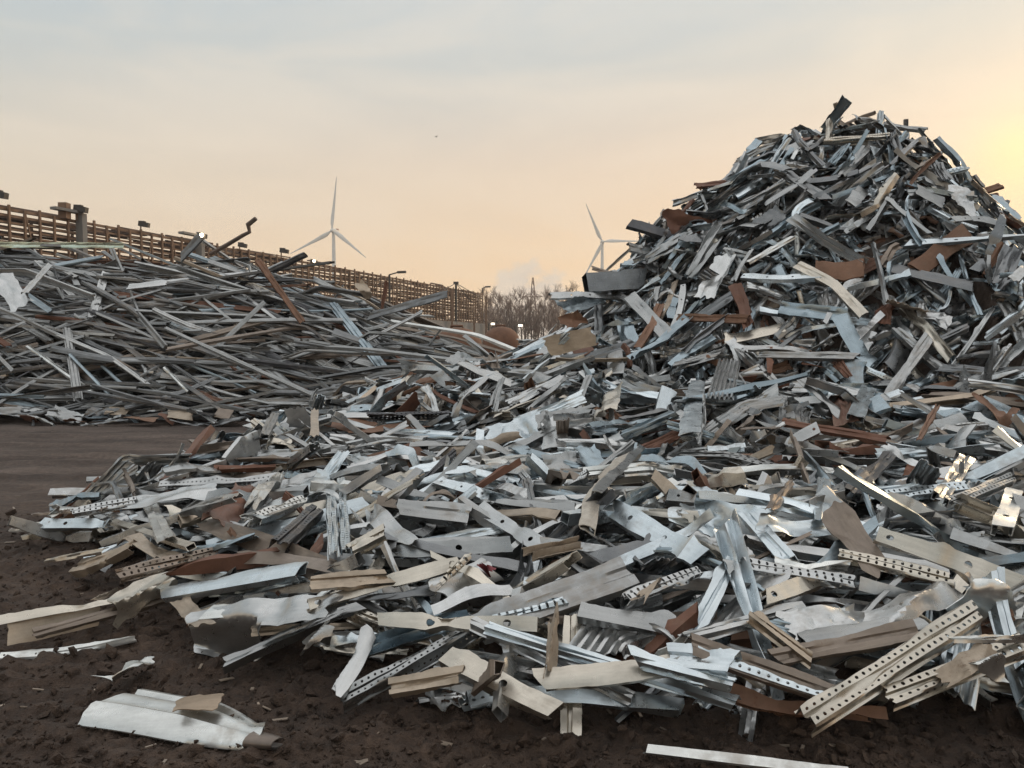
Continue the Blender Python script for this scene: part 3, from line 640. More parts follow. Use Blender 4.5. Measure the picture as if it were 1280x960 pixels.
hero('folded_sheet', (672,848,2.98), (905,826,3.05), 32, 'cream-stained', 'shiny cream band bent across the leaning channel', face=.8, bends=((.3,0,14),(.75,4,-16)), h=.03)
hero('crumpled_sheet', (688,845,3.0), (690,772,3.2), 18, 'tan mud-coated', 'rusty tan twist standing left of the leaning channel', face=.8, folds=3, amp=.2, jag=.12, mat='rust')
hero('folded_sheet', (424,868), (462,796), 28, 'silver grey', 'pale tongue shaped sheet hanging down to the mud', face=.8, curve=.4, lift=.06, tear=.03)
hero('crumpled_sheet', (378,850), (418,824), 30, 'silver grey', 'small pale flap left of the tongue shaped sheet', face=.7)
hero('channel_offcut', (490,866), (580,850), 24, 'tan mud-coated', 'short tan channel stub poking out over the mud', mat='dull', face=.7)
hero('box_section', (596,892), (626,868), 20, 'brown', 'small hollow brown stub beside the dirty cream beam', mat='dull')
hero('box_section', (724,768), (842,790), 24, 'mid grey', 'grey box section with an open end right of the leaning channel', face=.5)
hero('crumpled_sheet', (796,762), (830,716), 16, 'tan mud-coated', 'twisted tan sliver standing above the grey box section', face=.8, mat='rust', folds=2, lift=.08)
hero('perforated_upright', (780,752), (872,716), 18, 'silver grey', 'perforated grey upright behind the twisted tan sliver', mat='perf')
hero('bolt_holed_beam', (766,640), (884,706), 34, 'pale blue-grey', 'broad pale blue channel slanting down at the centre right', face=.8, twist=.05, h=.06)
hero('folded_sheet', (722,664), (788,568), 22, 'cream-stained', 'tall cream twisted strip rising left of the broad pale channel', face=.8, lift=.12, curve=-.3, mat='dull')
hero('angle_bar', (744,622), (802,562), 14, 'mid grey', 'thin grey angle beside the tall twisted strip', face=.8, lift=.1)
hero('channel_offcut', (440,575), (508,612), 18, 'pale blue-grey', 'pale blue channel pointing down right in the left spread', face=.7)
hero('channel_offcut', (605,585), (670,575), 18, 'off-white', 'bright channel behind the tall twisted strip')
# -- right front
hero('crumpled_sheet', (846,640), (962,670), 60, 'pale blue-grey', 'largest pale blue buckled sheet at the right centre', face=.6, folds=3, amp=.12, jag=.04)
hero('channel_offcut', (932,644), (988,706), 24, 'pale blue-grey', 'pale channel folded down from the buckled sheet', face=.7)
hero('torn_plate', (946,660), (1042,668), 32, 'pale blue-grey', 'flat pale plate right of the buckled sheet', mat='galv', face=.6, folds=1, amp=.03, jag=.04)
hero('flat_strip', (1027,652), (1030,598), 23, 'pale blue-grey', 'short pale plate standing upright above the flat pale plate', face=.95, lift=.12)
hero('flat_strip', (962,638), (990,602), 14, 'brown', 'short brown strap leaning near the upright pale plate', face=.9, lift=.1, mat='dull')
hero('channel_offcut', (1064,622), (1112,572), 22, 'near-black', 'dark channel sticking up right of the upright pale plate', face=.8, lift=.12)
hero('channel_offcut', (1174,628), (1206,578), 24, 'mid grey', 'grey post leaning right in the right spread', face=.9, lift=.14)
hero('torn_plate', (1042,640), (1100,722), 46, 'brown', 'mud coated brown plate under the holed beam', face=.5, folds=1, amp=.03, mat='dull')
hero('perforated_upright', (1048,704), (1190,738), 20, 'cream-stained', 'perforated edge on the mud coated plate', mat='perf', face=.6)
hero('bolt_holed_beam', (1094,668), (1284,734), 26, 'cream-stained', 'long pale beam with big holes at the right edge', face=.8, twist=.04)
hero('perforated_upright', (1104,640), (1205,628), 20, 'pale blue-grey', 'pale perforated upright lying right of the dark channel', mat='perf', face=.6)
hero('perforated_upright', (1186,648), (1262,614), 22, 'mid grey', 'grey perforated upright at the right edge', mat='perf', face=.7)
hero('bolt_holed_beam', (1252,668), (1266,620), 26, 'off-white', 'short white holed piece standing at the right edge', face=.9, lift=.1)
hero('channel_offcut', (862,802,3.25), (914,704,3.65), 22, 'pale blue-grey', 'pale blue strut leaning up at the right of the front', name='leaning_strut', face=.9, twist=.05)
hero('crumpled_sheet', (900,716,3.6), (930,700,3.7), 26, 'silver grey', 'crumpled shiny cap at the top of the leaning strut', face=.8, folds=4, amp=.25)
hero('crumpled_sheet', (820,830,3.1), (880,806,3.2), 34, 'off-white', 'crumpled shiny lump at the foot of the leaning strut', face=.8, folds=4, amp=.2)
hero('hat_section', (852,800), (1002,762), 22, 'silver grey', 'silver ribbed section crossing the leaning strut', face=.6)
hero('bolt_holed_beam', (952,752), (1022,726), 26, 'cream-stained', 'short cream beam with two holes right of the leaning strut', face=.8)
hero('perforated_upright', (930,718), (1064,740), 20, 'silver grey', 'silver perforated upright behind the short cream beam', mat='perf')
hero('crumpled_sheet', (1090,790), (1200,745), 46, 'silver grey', 'torn silver sheet tapering to the left above the perforated upright', face=.6, folds=2, jag=.1)
hero('crumpled_sheet', (1190,748), (1284,768), 40, 'off-white', 'bright torn sheet at the right edge', face=.6, folds=3)
hero('crumpled_sheet', (978,792), (1080,770), 54, 'silver grey', 'crumpled silver box end in the right front', face=.6, folds=3, amp=.16)
hero('folded_sheet', (1000,818), (1152,796), 26, 'mid grey', 'curved grey folded sheet in the right front', curve=-.3, face=.6)
hero('channel_offcut', (966,842), (1142,806), 28, 'brown', 'heavy brown channel over the near mud at right', face=.7, mat='dull')
hero('hat_section', (940,782), (1014,838), 24, 'tan mud-coated', 'tan section running down behind the brown channel', mat='galv')
hero('channel_offcut', (864,830), (1046,896), 34, 'brown', 'broad brown channel slanting to the near right mud', face=.75, mat='dull', twist=.04)
hero('perforated_upright', (886,824), (1054,878), 13, 'pale blue-grey', 'pale perforated strip on top of the broad brown channel', mat='perf', prof='perfangle', face=.7, lift=.09)
hero('perforated_upright', (1004,932), (1212,796), 44, 'cream-stained', 'big cream perforated upright nearest the camera at right', mat='perf', face=.75, twist=.02, h=.06, lift=.1)
hero('perforated_upright', (1108,918), (1276,850), 36, 'cream-stained', 'dusty perforated upright lying at the lower right corner', mat='perf', face=.6, twist=.02, lift=.04)
hero('crumpled_sheet', (1174,850), (1238,812), 34, 'tan mud-coated', 'rusty tan torn shell right of the big perforated upright', face=.8, mat='rust', folds=3, amp=.16, roll=.2, lift=.08)
hero('channel_offcut', (838,880), (918,888), 34, 'pale blue-grey', 'pale channel end pointing at the camera over the mud', face=.5, h=.06)
hero('hat_section', (790,856), (915,888), 22, 'pale blue-grey', 'pale ribbed section left of the channel end', face=.5)
hero('channel_offcut', (930,938,3.0), (942,862,3.25), 24, 'silver grey', 'short silver channel coming out from under the spread', face=.5)
hero('box_section', (806,938), (1062,968), 13, 'off-white', 'slim pale rail lying alone on the mud at bottom', name='slim_rail', cat='rail', lift=.03, twist=0, dent=.001)
hero('flat_strip', (1186,806), (1284,806), 11, 'off-white', 'narrow pale strip level at the right edge', mat='galv')
hero('crumpled_sheet', (1204,905), (1256,912), 20, 'off-white', 'small pale flap on the mud at the lower right', folds=2)
# -- foot of and on the tall heap
hero('torn_plate', (683,434), (742,420), 34, 'tan mud-coated', 'dusty greyish tan plate facing out at the heap left foot', face=1, folds=0, amp=.01, jag=.03, crumple=.003, mat='dull', lift=.3)
hero('torn_plate', (702,404), (728,396), 24, 'rusty orange', 'rust orange plate above the dusty tan plate', face=.95, mat='rust', lift=.3)
hero('crumpled_sheet', (700,388), (748,374), 24, 'blue-grey', 'bluish crumpled sheet above the rust orange plate', face=.8, lift=.3)
hero('box_section', (730,358,12.5), (800,352,12.8), 22, 'dark grey', 'dark open box beam jutting left from the tall heap', face=.8, name='box_beam', cat='beam', W=.32, h=.2)
hero('bolt_holed_beam', (684,374,12), (776,370,12.6), 9, 'silver grey', 'bent slim beam jutting far left from the tall heap', face=.7, bends=((.4,0,-10),))
hero('crumpled_sheet', (832,276,12.6), (893,290,12.8), 40, 'rusty dark brown', 'rust brown sheet with holes high on the left flank', face=.85, folds=2, amp=.07, mat='rust')
hero('box_section', (786,282,12.8), (850,300,13.0), 14, 'near-black', 'dark beam jutting left below the rust brown sheet', name='box_beam', cat='beam', mat='dull')
hero('channel_offcut', (785,310,12.6), (812,316,12.8), 12, 'mid grey', 'short channel end jutting left below the dark beam', face=.7)
hero('flat_strip', (740,335,12.4), (800,352,12.7), 7, 'brown', 'thin dark strip jutting left above the open box beam', mat='dull')
hero('long_tube', (1047,166,13.9), (1045,128,13.7), 6, 'tan mud-coated', 'thin bent rod standing on the very peak', name='peak_rod', cat='rod', bends=((.6,10,0),), twist=0, nseg=10)
hero('torn_plate', (1052,160,13.8), (1078,166,13.8), 20, 'near-black', 'dark torn plate beside the rod on the peak', face=.8, mat='dull')
hero('channel_offcut', (868,234,13), (910,230,13.3), 9, 'rusty dark brown', 'dark rusty beam end jutting left near the peak')
hero('channel_offcut', (1216,246,13.4), (1252,233,13.2), 8, 'rusty orange', 'rusty bar jutting out right of the peak')
hero('torn_plate', (1205,265,12.9), (1268,284,12.7), 26, 'pale blue-grey', 'pale blue curved plate on the right shoulder of the heap', face=.8, mat='galv', folds=1, amp=.05)
hero('channel_offcut', (848,397), (936,400), 12, 'rusty orange', 'rust orange beam lying level on the left flank', face=.8, lift=.15, twist=.03)
hero('channel_offcut', (788,372), (838,424), 22, 'mid grey', 'grey plank like channel slanting on the left flank', face=.8, lift=.15)
hero('channel_offcut', (975,385), (1060,395), 22, 'blue-grey', 'long blunt bluish channel level on the heap front', face=.8, lift=.15)
hero('corrugated_sheet', (900,500), (912,452), 40, 'silver grey', 'small corrugated sheet upright low on the heap front', face=.8, lift=.15, dent=.002)
hero('folded_sheet', (862,548), (872,480), 30, 'pale blue-grey', 'pale buckled sheets standing at the foot of the heap', face=.85, lift=.2)
hero('angle_bar', (1090,246,12.6), (1196,248,12.6), 9, 'brown', 'long brown bar lying level below the peak', mat='dull', face=.7)
hero('channel_offcut', (1068,528), (1085,490), 24, 'pale blue-grey', 'short pale blue channel upright low on the heap front', face=.9, lift=.12)
hero('channel_offcut', (980,530), (1110,552), 12, 'rusty dark brown', 'rusty split beam at the foot of the heap front', mat='rust', lift=.1)
hero('flat_strip', (935,332), (992,300), 9, 'off-white', 'narrow pale strip on the heap front below the peak', lift=.15, mat='galv', face=.8)
hero('torn_plate', (1225,500), (1270,530), 26, 'rusty orange', 'rust brown plate low at the right of the heap', mat='rust', lift=.1)
hero('channel_offcut', (1148,552), (1172,508), 8, 'rusty orange', 'thin rusty rod leaning at the right foot of the heap', mat='rust', lift=.12)
# -- long heap at left
hero('long_tube', (36,434), (120,494), 8, 'off-white', 'pale straight pole leaning on the front of the left heap', lift=.25, mat='galv', twist=0)
hero('long_tube', (206,460), (236,490), 7, 'off-white', 'short pale pole leaning right of the straight pole', lift=.2, mat='galv', twist=0)
hero('long_channel', (160,360), (322,342), 8, 'silver grey', 'long pale channel rising to the right near the top of left heap', lift=.3, mat='galv')
hero('long_channel', (322,326,16.6), (378,404,16.2), 9, 'rusty orange', 'long rusty beam leaning against the top of the left heap', mat='rust')
hero('long_hat_section', (416,380), (480,462), 15, 'blue-grey', 'bluish ribbed section sloping down the left heap end', lift=.25, mat='galv', face=.8)
hero('crumpled_sheet', (2,345,17), (30,385,16.6), 34, 'silver grey', 'pale bent sheet on the left heap at the frame edge', face=.9, folds=2, amp=.06)
hero('long_hat_section', (84,412), (98,500), 13, 'mid grey', 'grey ribbed section standing almost upright in the left heap', lift=.25, face=.8)
hero('long_channel', (132,342), (114,398), 12, 'silver grey', 'pale channel hanging down the front of the left heap', lift=.3, face=.8, mat='galv')
hero('long_channel', (30,368), (62,332), 8, 'silver grey', 'pale channel slanting up at the left heap top', lift=.25, face=.8)
hero('long_tube', (170,430), (190,470), 7, 'silver grey', 'bent grey pole hanging from the left heap', lift=.25, bends=((.8,30,30),), mat='galv')
hero('long_strip', (-30,306,18.6), (155,307,18.8), 9, 'pale green', 'long pale green beam along the top of the left heap', name='green_beam', cat='beam', mat='galv', face=.9, prof='channel', h=.05)
hero('long_channel', (228,322,18.4), (252,296,18.2), 12, 'dark grey', 'dark beam poking up behind the left heap top')
hero('torn_plate', (448,352), (462,372), 16, 'tan mud-coated', 'tan plate standing on the right end of the left heap', face=.9, mat='dull')
hero('long_channel', (462,396,16.9), (560,368,16.7), 11, 'dark grey', 'dark channel jutting right from the left heap end', face=.7)
hero('long_channel', (476,392,17.2), (484,352,17.2), 6, 'rusty dark brown', 'short dark stub upright on the right end of left heap')
hero('long_tube', (340,338,18.2), (382,318,18.0), 8, 'near-black', 'dark pipe end on the ridge of the left heap')
# bent rod sticking out of the long heap
mb = MB(); mb.tube([at(262,318,18.3), at(284,306,18.3), at(304,294,18.2), at(312,290,18.15), at(310,281,18.15), at(320,273,18.1)], [.05,.05,.045,.045,.06,.05], 6)
tag(mb.build('bent_rod', plain_mat('rod_steel', (.06,.05,.045), (.14,.1,.08)), smooth=40), 'crooked dark rod rising against the sky from the left heap', 'rod')
# -- white panel lying alone on the mud, with a tan plate on it
def lone_panel():
    A = Vector(hit(97, 910, .02)); B = Vector(hit(318, 945, .02)); X = B - A; L = X.length; X.normalize()
    Yv = Vector((0, 0, 1)).cross(X).normalized(); Z = X.cross(Yv); nx, W = 34, .24; V = []
    # across: front flange, crease, flat top, sunk groove, raised back lip
    vs_ = [0, .06, .14, .22, .30, .335, .36, .40, .50, .60, .70, .76, .80, .84, .88, .93, 1.0]
    zs_ = [.0, .02, .036, .048, .057, .066, .062, .060, .062, .064, .064, .060, .040, .036, .050, .062, .058]; ny = len(vs_)
    for q in (0, 1):
        for a in range(nx):
            u = a / (nx - 1); tp = max(0, (u - .5) / .5); front = .05 * tp ** 3; back = 1 - .62 * tp ** 1.25
            for v, z in zip(vs_, zs_):
                vv = front + v * (back - front); start = .17 * max(0, (v - .3)) + (.02 if v > .33 else 0) + .004 * math.sin(v * 31)
                x = (start + u * (1 - start)) * L; zz_ = z * (1 - .35 * tp) + .004 * math.sin(u * 7 + v * 2)
                if u > .9: k = (u - .9) / .1; zz_ += .05 * k * (v - .25); x -= .02 * k * abs(v - .5)
                V.append(X * x + Yv * (vv * W) + Z * (zz_ + .012 - q * .005))
    F = []; n = nx * ny
    for a in range(nx - 1):
        for b in range(ny - 1):
            i = a * ny + b; F += [(i, i + ny, i + ny + 1, i + 1), (n + i, n + i + 1, n + i + ny + 1, n + i + ny)]
    rim = [a * ny for a in range(nx)] + [(nx - 1) * ny + b for b in range(1, ny)] + [a * ny + ny - 1 for a in range(nx - 2, -1, -1)] + [b for b in range(ny - 2, 0, -1)]
    for k in range(len(rim)): p, q = rim[k], rim[(k + 1) % len(rim)]; F.append((q, p, n + p, n + q))
    o = link('folded_sheet', make_mesh('folded_sheet', V, F, None, 35), MAT['galv']); o.location = A; o.color = (*TINT['off-white'], 1)
    tag(o, 'pale folded panel lying alone on the mud at the lower left', 'folded sheet', 'sheets folded over on themselves')
    c = A + X * (L * .985) + Yv * (W * .2) + Z * .035; mb = MB()
    ring = [(.045 * math.cos(t), .03 * math.sin(t)) for t in np.linspace(.4, 5.6, 12)]; V = []; F = []
    for i, xx in enumerate((-.03, .03, .07, .085)):
        for (y, z) in ring: V.append(c - A + X * (xx + y * .3) + Yv * y * (1 - .12 * i) + Z * z * (1 - .12 * i))
        for (y, z) in ring: V.append(c - A + X * (xx + y * .3) + Yv * y * (.9 - .12 * i) + Z * z * (.85 - .12 * i))
    for i in range(3):
        for k in range(11): F += [(i*24+k, i*24+k+1, (i+1)*24+k+1, (i+1)*24+k), (i*24+12+k, (i+1)*24+12+k, (i+1)*24+13+k, i*24+13+k)]
    mb.add(V, F); t_ = mb.build('torn_curl', MAT['dull'], o, 40); t_.color = (.16, .13, .11, 1)
    return A, X, Yv, Z, L, W
O_, Xp, Yp, Zp, Lp, Wp = lone_panel()
pm = sheet(.20, .14, seed=8, folds=1, amp=.03, jag=.06, nx=10, ny=8, crumple=.006)
c_ = O_ + Xp * (Lp * .58) + Yp * (Wp * .56) + Zp * .088
Mx = Matrix(((Xp.x, Yp.x, Zp.x, c_.x), (Xp.y, Yp.y, Zp.y, c_.y), (Xp.z, Yp.z, Zp.z, c_.z), (0, 0, 0, 1))) @ Matrix.Rotation(.35, 4, 'Z')
o = link('torn_plate', make_mesh('torn_plate', *pm, smooth=38), MAT['dull'], None, Mx); o.color = (.33, .25, .18, 1)
tag(o, 'small tan plate resting on the pale folded panel', 'torn plate', 'torn plates')
# ------------------------------------------------------------------ link the thrown pieces
def zone(p, region):
    px, py = proj(p); x, y, z = p
    if region == 'left':
        a = 'left end' if px < 130 else 'middle' if px < 300 else 'right end'
        if y < 15.9 and z < .35: return f'at the foot of the left heap, {a}', 'left heap'
        b = 'high on' if z > 2.6 else 'halfway up' if z > 1.2 else 'low on'
        return f'{b} the left heap, {a}', 'left heap'
    if z > 1.35 and math.hypot(x - 6, y - 14) < 6.6:
        if z > 4.7: return ('left of' if px < 1010 else 'right of' if px > 1110 else 'just below') + ' the tall heap peak', 'tall heap'
        a = 'left flank' if px < 870 else 'right shoulder' if px > 1130 else 'front' if px > 1000 else 'front left'
        b = 'high on' if z > 3.6 else 'halfway up' if z > 2.4 else 'low on'
        return f"{b} the tall heap's {a}", 'tall heap'
    a = 'far left' if px < 300 else 'left' if px < 520 else 'centre' if px < 760 else 'right' if px < 1020 else 'far right'
    if y > 8.5: return f'in the saddle of scrap at {a}', 'spread'
    if py > 790: return f'along the near rim at {a}', 'spread'
    if py > 680: return f'in the near spread at {a}', 'spread'
    if py > 590: return f'in the middle spread at {a}', 'spread'
    return f'at the back of the spread, {a}', 'spread'
def re_size(l):
    for a in ('short ', 'lengthy ', 'large ', 'straight '): l = l.replace(a, '', 1)
    if len(l.split()) > 16: l = l.replace(', leftmost', '').replace(', rightmost', '') if False else l.replace(' one', '')
    if len(l.split()) > 16: l = l.replace('creased ', '').replace('flat ', '')
    return l.replace('beam with sparse bolt holes', 'bolt holed beam').replace('sheet folded over on itself', 'folded sheet')
def on_hero(r):      # keep the big recognisable pieces lying on top of the tangle
    q = np.array(proj(r['pos']))
    if random.random() < .25: return False
    for a, b, top_, wp, d in SEGS:
        if top_ < 560 or r['pos'][1] > d + .25: continue
        a = np.array(a); e = np.array(b) - a; t = np.clip(((q - a) @ e) / (e @ e + 1e-9), .08, .92)
        if np.linalg.norm(q - a - t * e) < wp * .55 + 9: return True
    return False
PIECES = [r for r in PIECES if not (r['region'] == 'right' and r['pos'][1] < 6.5 and on_hero(r))]
byl = {}
for r in PIECES:
    prof, ww, hh, LL, mt, noun = KIND[r['k']]; st = VAR[r['k']][r['v']][0]
    zp, reg = zone(r['pos'], r['region']); u = (r['L'] - LL[0]) / (LL[1] - LL[0])
    size = 'short' if u < .2 else 'longest' if False else 'large' if u > .62 and prof in ('sheet', 'plate', 'corr') else 'lengthy' if u > .62 else ''
    if st in noun: st = ''
    words = ' '.join(f'{size} {st} {r["tint"]} {noun} {zp}'.split()); r['label'] = words; r['group'] = f'{plural(noun)} on the {reg}'
    byl.setdefault(words, []).append(r)
for w, rs in byl.items():
    names = {2: ['left one', 'right one'], 3: ['leftmost', 'middle one', 'rightmost']}.get(len(rs))
    if names:
        rs.sort(key=lambda r: proj(r['pos'])[0])
        for r, nme in zip(rs, names): r['label'] = w + ', ' + nme
for r in PIECES:
    k = r['k']; me = var_mesh(k, r['v']); mm = mat_for(r['tint'], KIND[k][4]); m = MAT['slot' if mm == 'perf' and random.random() < .4 else mm]
    if not me.materials: me.materials.append(m)
    o = bpy.data.objects.new(k, me); col.objects.link(o); o.material_slots[0].link = 'OBJECT'; o.material_slots[0].material = m
    o.matrix_world = r['M']; jt = 1 + .12 * random.uniform(-1, 1); o.color = (*[c * jt for c in TINT[r['tint']]], 1)
    if len(r['label'].split()) > 16: r['label'] = re_size(r['label'])
    tag(o, r['label'], CAT[k], r['group'])
print('pieces', len(PIECES), 'heroes', len(HEROES), 'labels', len(byl), 'max same', max(len(v) for v in byl.values()), 'longest', max(len(r['label'].split()) for r in PIECES))
# ------------------------------------------------------------------ ground: one sheet to the horizon, raised under the heaps
def axis_x():
    a = list(np.arange(-5.2, 4.6, 0.032)); s = .032; v = a[-1]; r_ = []
    while v < 4000: s *= 1.055; v += s; r_.append(v)
    s = .032; v = a[0]; l_ = []
    while v > -4000: s *= 1.055; v -= s; l_.append(v)
    return np.array(l_[::-1] + a + r_)
def axis_y():
    v = 2.2; a = [v]
    while v < 4500: v += max(.024, v * .0085 if v < 40 else v * .05); a.append(v)
    return np.array([-600, -150, -40, -12, -4, -1, .5, 1.3, 1.8] + a)
ax, ay = axis_x(), axis_y(); AX, AY = np.meshgrid(ax, ay, indexing='ij')
def bil(A, x, y):
    u = np.clip((x - X0) / RES - .5, 0, len(gx) - 1.001); v = np.clip((y - Y0) / RES - .5, 0, len(gy) - 1.001)
    i = u.astype(int); j = v.astype(int); fu = u - i; fv = v - j
    return (A[i, j] * (1 - fu) + A[i + 1, j] * fu) * (1 - fv) + (A[i, j + 1] * (1 - fu) + A[i + 1, j + 1] * fu) * fv
insd = (AX > X0) & (AX < X1) & (AY > Y0) & (AY < Y1)
Z = ground_low(AX, AY)
nr = np.clip((8.5 - AY) / 4, 0, 1) * (np.abs(AX) < 7)
cl = fbm(AX * 9, AY * 9, 3); Z = Z + nr * (0.055 * np.clip(np.abs(cl) * 1.7 - .1, 0, 1) + 0.024 * fbm(AX * 24 + 4, AY * 24, 2))
tr = (np.exp(-((AX + 2.05 - .10 * (AY - 3)) / .26) ** 4) + np.exp(-((AX - 2.0 + .9 * (AY - 3)) / .22) ** 4)) * np.clip((4.4 - AY) / .6, 0, 1)      # tyre prints at the lower left
Z = Z * (1 - .6 * tr) + tr * (.034 * np.tanh(3 * np.sin(AY * 42 + 9 * np.abs(AX + 2.05))) - .04)
Z = np.where(np.abs(AX) + AY > 60, Z * 0, Z)
Z = np.where(insd, np.maximum(Z, bil(CORE, AX, AY) - .02), Z)
nx_, ny_ = AX.shape; idx = np.arange(nx_ * ny_).reshape(nx_, ny_)
Fg = np.stack([idx[:-1, :-1], idx[1:, :-1], idx[1:, 1:], idx[:-1, 1:]], -1).reshape(-1, 4)
me = bpy.data.meshes.new('ground'); me.vertices.add(AX.size); me.vertices.foreach_set('co', np.stack([AX, AY, Z], -1).astype(np.float32).ravel())
me.loops.add(Fg.size); me.loops.foreach_set('vertex_index', Fg.astype(np.int32).ravel()); me.polygons.add(len(Fg))
me.polygons.foreach_set('loop_start', np.arange(0, Fg.size, 4, dtype=np.int32)); me.polygons.foreach_set('loop_total', np.full(len(Fg), 4, dtype=np.int32))
me.polygons.foreach_set('use_smooth', np.ones(len(Fg), bool)); me.update(); me.validate()
def soil_mat(name, bump=1.0):
    m = bpy.data.materials.new(name); nt = nodes_of(m); tc = N(nt, 'ShaderNodeTexCoord'); v = tc.outputs['Object']
    a = noise(nt, v, 1.3, 6, .62); b = noise(nt, v, 16, 6, .7); c = noise(nt, v, 90, 3, .6)
    mp = N(nt, 'ShaderNodeMapping'); mp.inputs['Scale'].default_value = (.3, 1.6, 1); nt.links.new(v, mp.inputs[0]); st = noise(nt, mp.outputs[0], 1.0, 5, .62, .4)
    base = ramp(nt, math_n(nt, 'ADD', math_n(nt, 'MULTIPLY', a, .45), math_n(nt, 'MULTIPLY', b, .55)), [(.33, (.022, .013, .0085)), (.5, (.058, .0345, .0225)), (.68, (.12, .077, .053))])
    sep = N(nt, 'ShaderNodeSeparateXYZ'); nt.links.new(v, sep.inputs[0])
    far = math_n(nt, 'MULTIPLY', math_n(nt, 'SUBTRACT', sep.outputs[1], 6.2), .28, True)      # the packed, driven-over yard beyond the loose mud
    road = ramp(nt, math_n(nt, 'ADD', math_n(nt, 'MULTIPLY', st, .6), math_n(nt, 'MULTIPLY', b, .4)), [(.36, (.030, .020, .016)), (.47, (.064, .044, .035)), (.57, (.112, .081, .066)), (.68, (.19, .145, .122))])
    colr = mix_c(nt, far, base, road)
    p = N(nt, 'ShaderNodeBsdfPrincipled'); nt.links.new(colr, p.inputs['Base Color']); nt.links.new(math_n(nt, 'ADD', math_n(nt, 'MULTIPLY', b, .3), .68, True), p.inputs['Roughness'])
    bp = N(nt, 'ShaderNodeBump'); bp.inputs['Strength'].default_value = .8 * bump; bp.inputs['Distance'].default_value = .045
    nt.links.new(math_n(nt, 'ADD', b, math_n(nt, 'MULTIPLY', c, .3)), bp.inputs['Height']); nt.links.new(bp.outputs[0], p.inputs['Normal'])
    o = N(nt, 'ShaderNodeOutputMaterial'); nt.links.new(p.outputs[0], o.inputs[0]); return m
SOIL = soil_mat('brown_mud', 1.25)
tag(link('ground', me, SOIL), None, None, None, 'structure')
# clods of mud, and flakes of metal and rust trodden into it: nobody could count them
def lump(g):
    V = np.array([(0,0,1),(.89,0,.45),(.28,.85,.45),(-.72,.53,.45),(-.72,-.53,.45),(.28,-.85,.45),(.72,.53,-.45),(-.28,.85,-.45),(-.89,0,-.45),(-.28,-.85,-.45),(.72,-.53,-.45),(0,0,-1)], float)
    F = [(0,1,2),(0,2,3),(0,3,4),(0,4,5),(0,5,1),(1,6,2),(2,7,3),(3,8,4),(4,9,5),(5,10,1),(6,7,2),(7,8,3),(8,9,4),(9,10,5),(10,6,1),(11,7,6),(11,8,7),(11,9,8),(11,10,9),(11,6,10)]
    return V * (1 + g.normal(0, .22, (12, 1))), F
def gz(x, y): return float(Z[np.searchsorted(ax, x), np.searchsorted(ay, y)])
H0 = np.maximum(ground_low(GX, GY) + np.clip((8.5 - GY) / 4, 0, 1) * .012, CORE)
gc = np.random.default_rng(77); mb = MB(); fl = MB(); k = 0
while k < 6500:
    d = 2.75 * (2.6 ** (gc.random() ** 1.3)); x = gc.uniform(-.78, .78) * d; 
    if SD[cell(x, d)] > .25: continue
    k += 1; r_ = min(.034, .0040 * math.exp(abs(gc.normal(0, .75)))) * (d / 3.2) ** .5
    V, F = lump(gc); a = gc.random(3) * 6.3; Mr = np.array(Matrix.Rotation(a[0], 3, 'X') @ Matrix.Rotation(a[1], 3, 'Y'))
    mb.add((V * r_ * np.array([1.2, .9, .7])) @ Mr.T + [x, d, gz(x, d) + r_ * .22], F)
tag(mb.build('mud_clods', SOIL, smooth=50), 'crumbly clods of dark brown mud over the near ground', 'mud', kind='stuff')
k = 0
while k < 80:
    d = 2.8 * (5.5 ** gc.random()); x = gc.uniform(-.75, .5) * d
    q = SD[cell(x, d)]
    if q > .2 or gc.random() > math.exp(min(0, q) * .9) + .06: continue
    k += 1; l_ = gc.uniform(.006, .04) * (d / 4) ** .4; w_ = l_ * gc.uniform(.3, .9); a = gc.random() * 6.3; z_ = gz(x, d) + .006
    c, s = math.cos(a), math.sin(a); fl.bar((x - c * l_, d - s * l_, z_), (x + c * l_, d + s * l_, z_ + gc.normal(0, .012)), w_, .004)
fo = fl.build('scrap_flakes', MAT['dull']); fo.color = (.3, .24, .19, 1); tag(fo, 'small flakes of metal and rust trodden into the mud', 'flakes', kind='stuff')
# ------------------------------------------------------------------ retaining wall and long rack behind the left heap
P1 = np.array([-31.5, 34.0]); P2 = np.array([-4.5, 118.0])
def along(t): return P1 + (P2 - P1) * t
dirw = (P2 - P1) / np.linalg.norm(P2 - P1); nrmw = np.array([dirw[1], -dirw[0]])   # towards the camera side
WB, RT = 4.7, 9.2
m_post = plain_mat('rack_rust', (.13, .078, .05), (.25, .155, .10), 2.0, .75); m_slat = plain_mat('rack_load', (.06, .045, .045), (.17, .11, .085), 1.2, .8)
m_wall = plain_mat('grey_wall', (.17, .165, .16), (.26, .25, .24), .6, .85)
def P3(t, z, off=0.0):
    p = along(t) + nrmw * off; return (p[0], p[1], z)
mb = MB(); mb.bar(P3(-.06, WB / 2, -.9), P3(1.0, WB / 2, -.9), 2.6, WB)
tag(mb.build('retaining_wall', m_wall), 'grey retaining wall under the long rusty rack', 'wall')
rk = empty('lattice_rack', P3(.5, WB)); tag(rk, 'long rusty lattice rack running away behind the left heap', 'rack')
def rpart(mbx, name, m): o = mbx.build(name, m); o.parent = rk; o.matrix_parent_inverse = Matrix.Translation(-Vector(P3(.5, WB))); return o
NP = 96
for i in range(NP):
    t = -.05 + 1.045 * i / (NP - 1); mb = MB(); mb.bar(P3(t, WB, .12), P3(t, RT + (.22 if i % 2 else .05), .12), .12, .12, up=(dirw[0], dirw[1], 0)); rpart(mb, 'post', m_post)
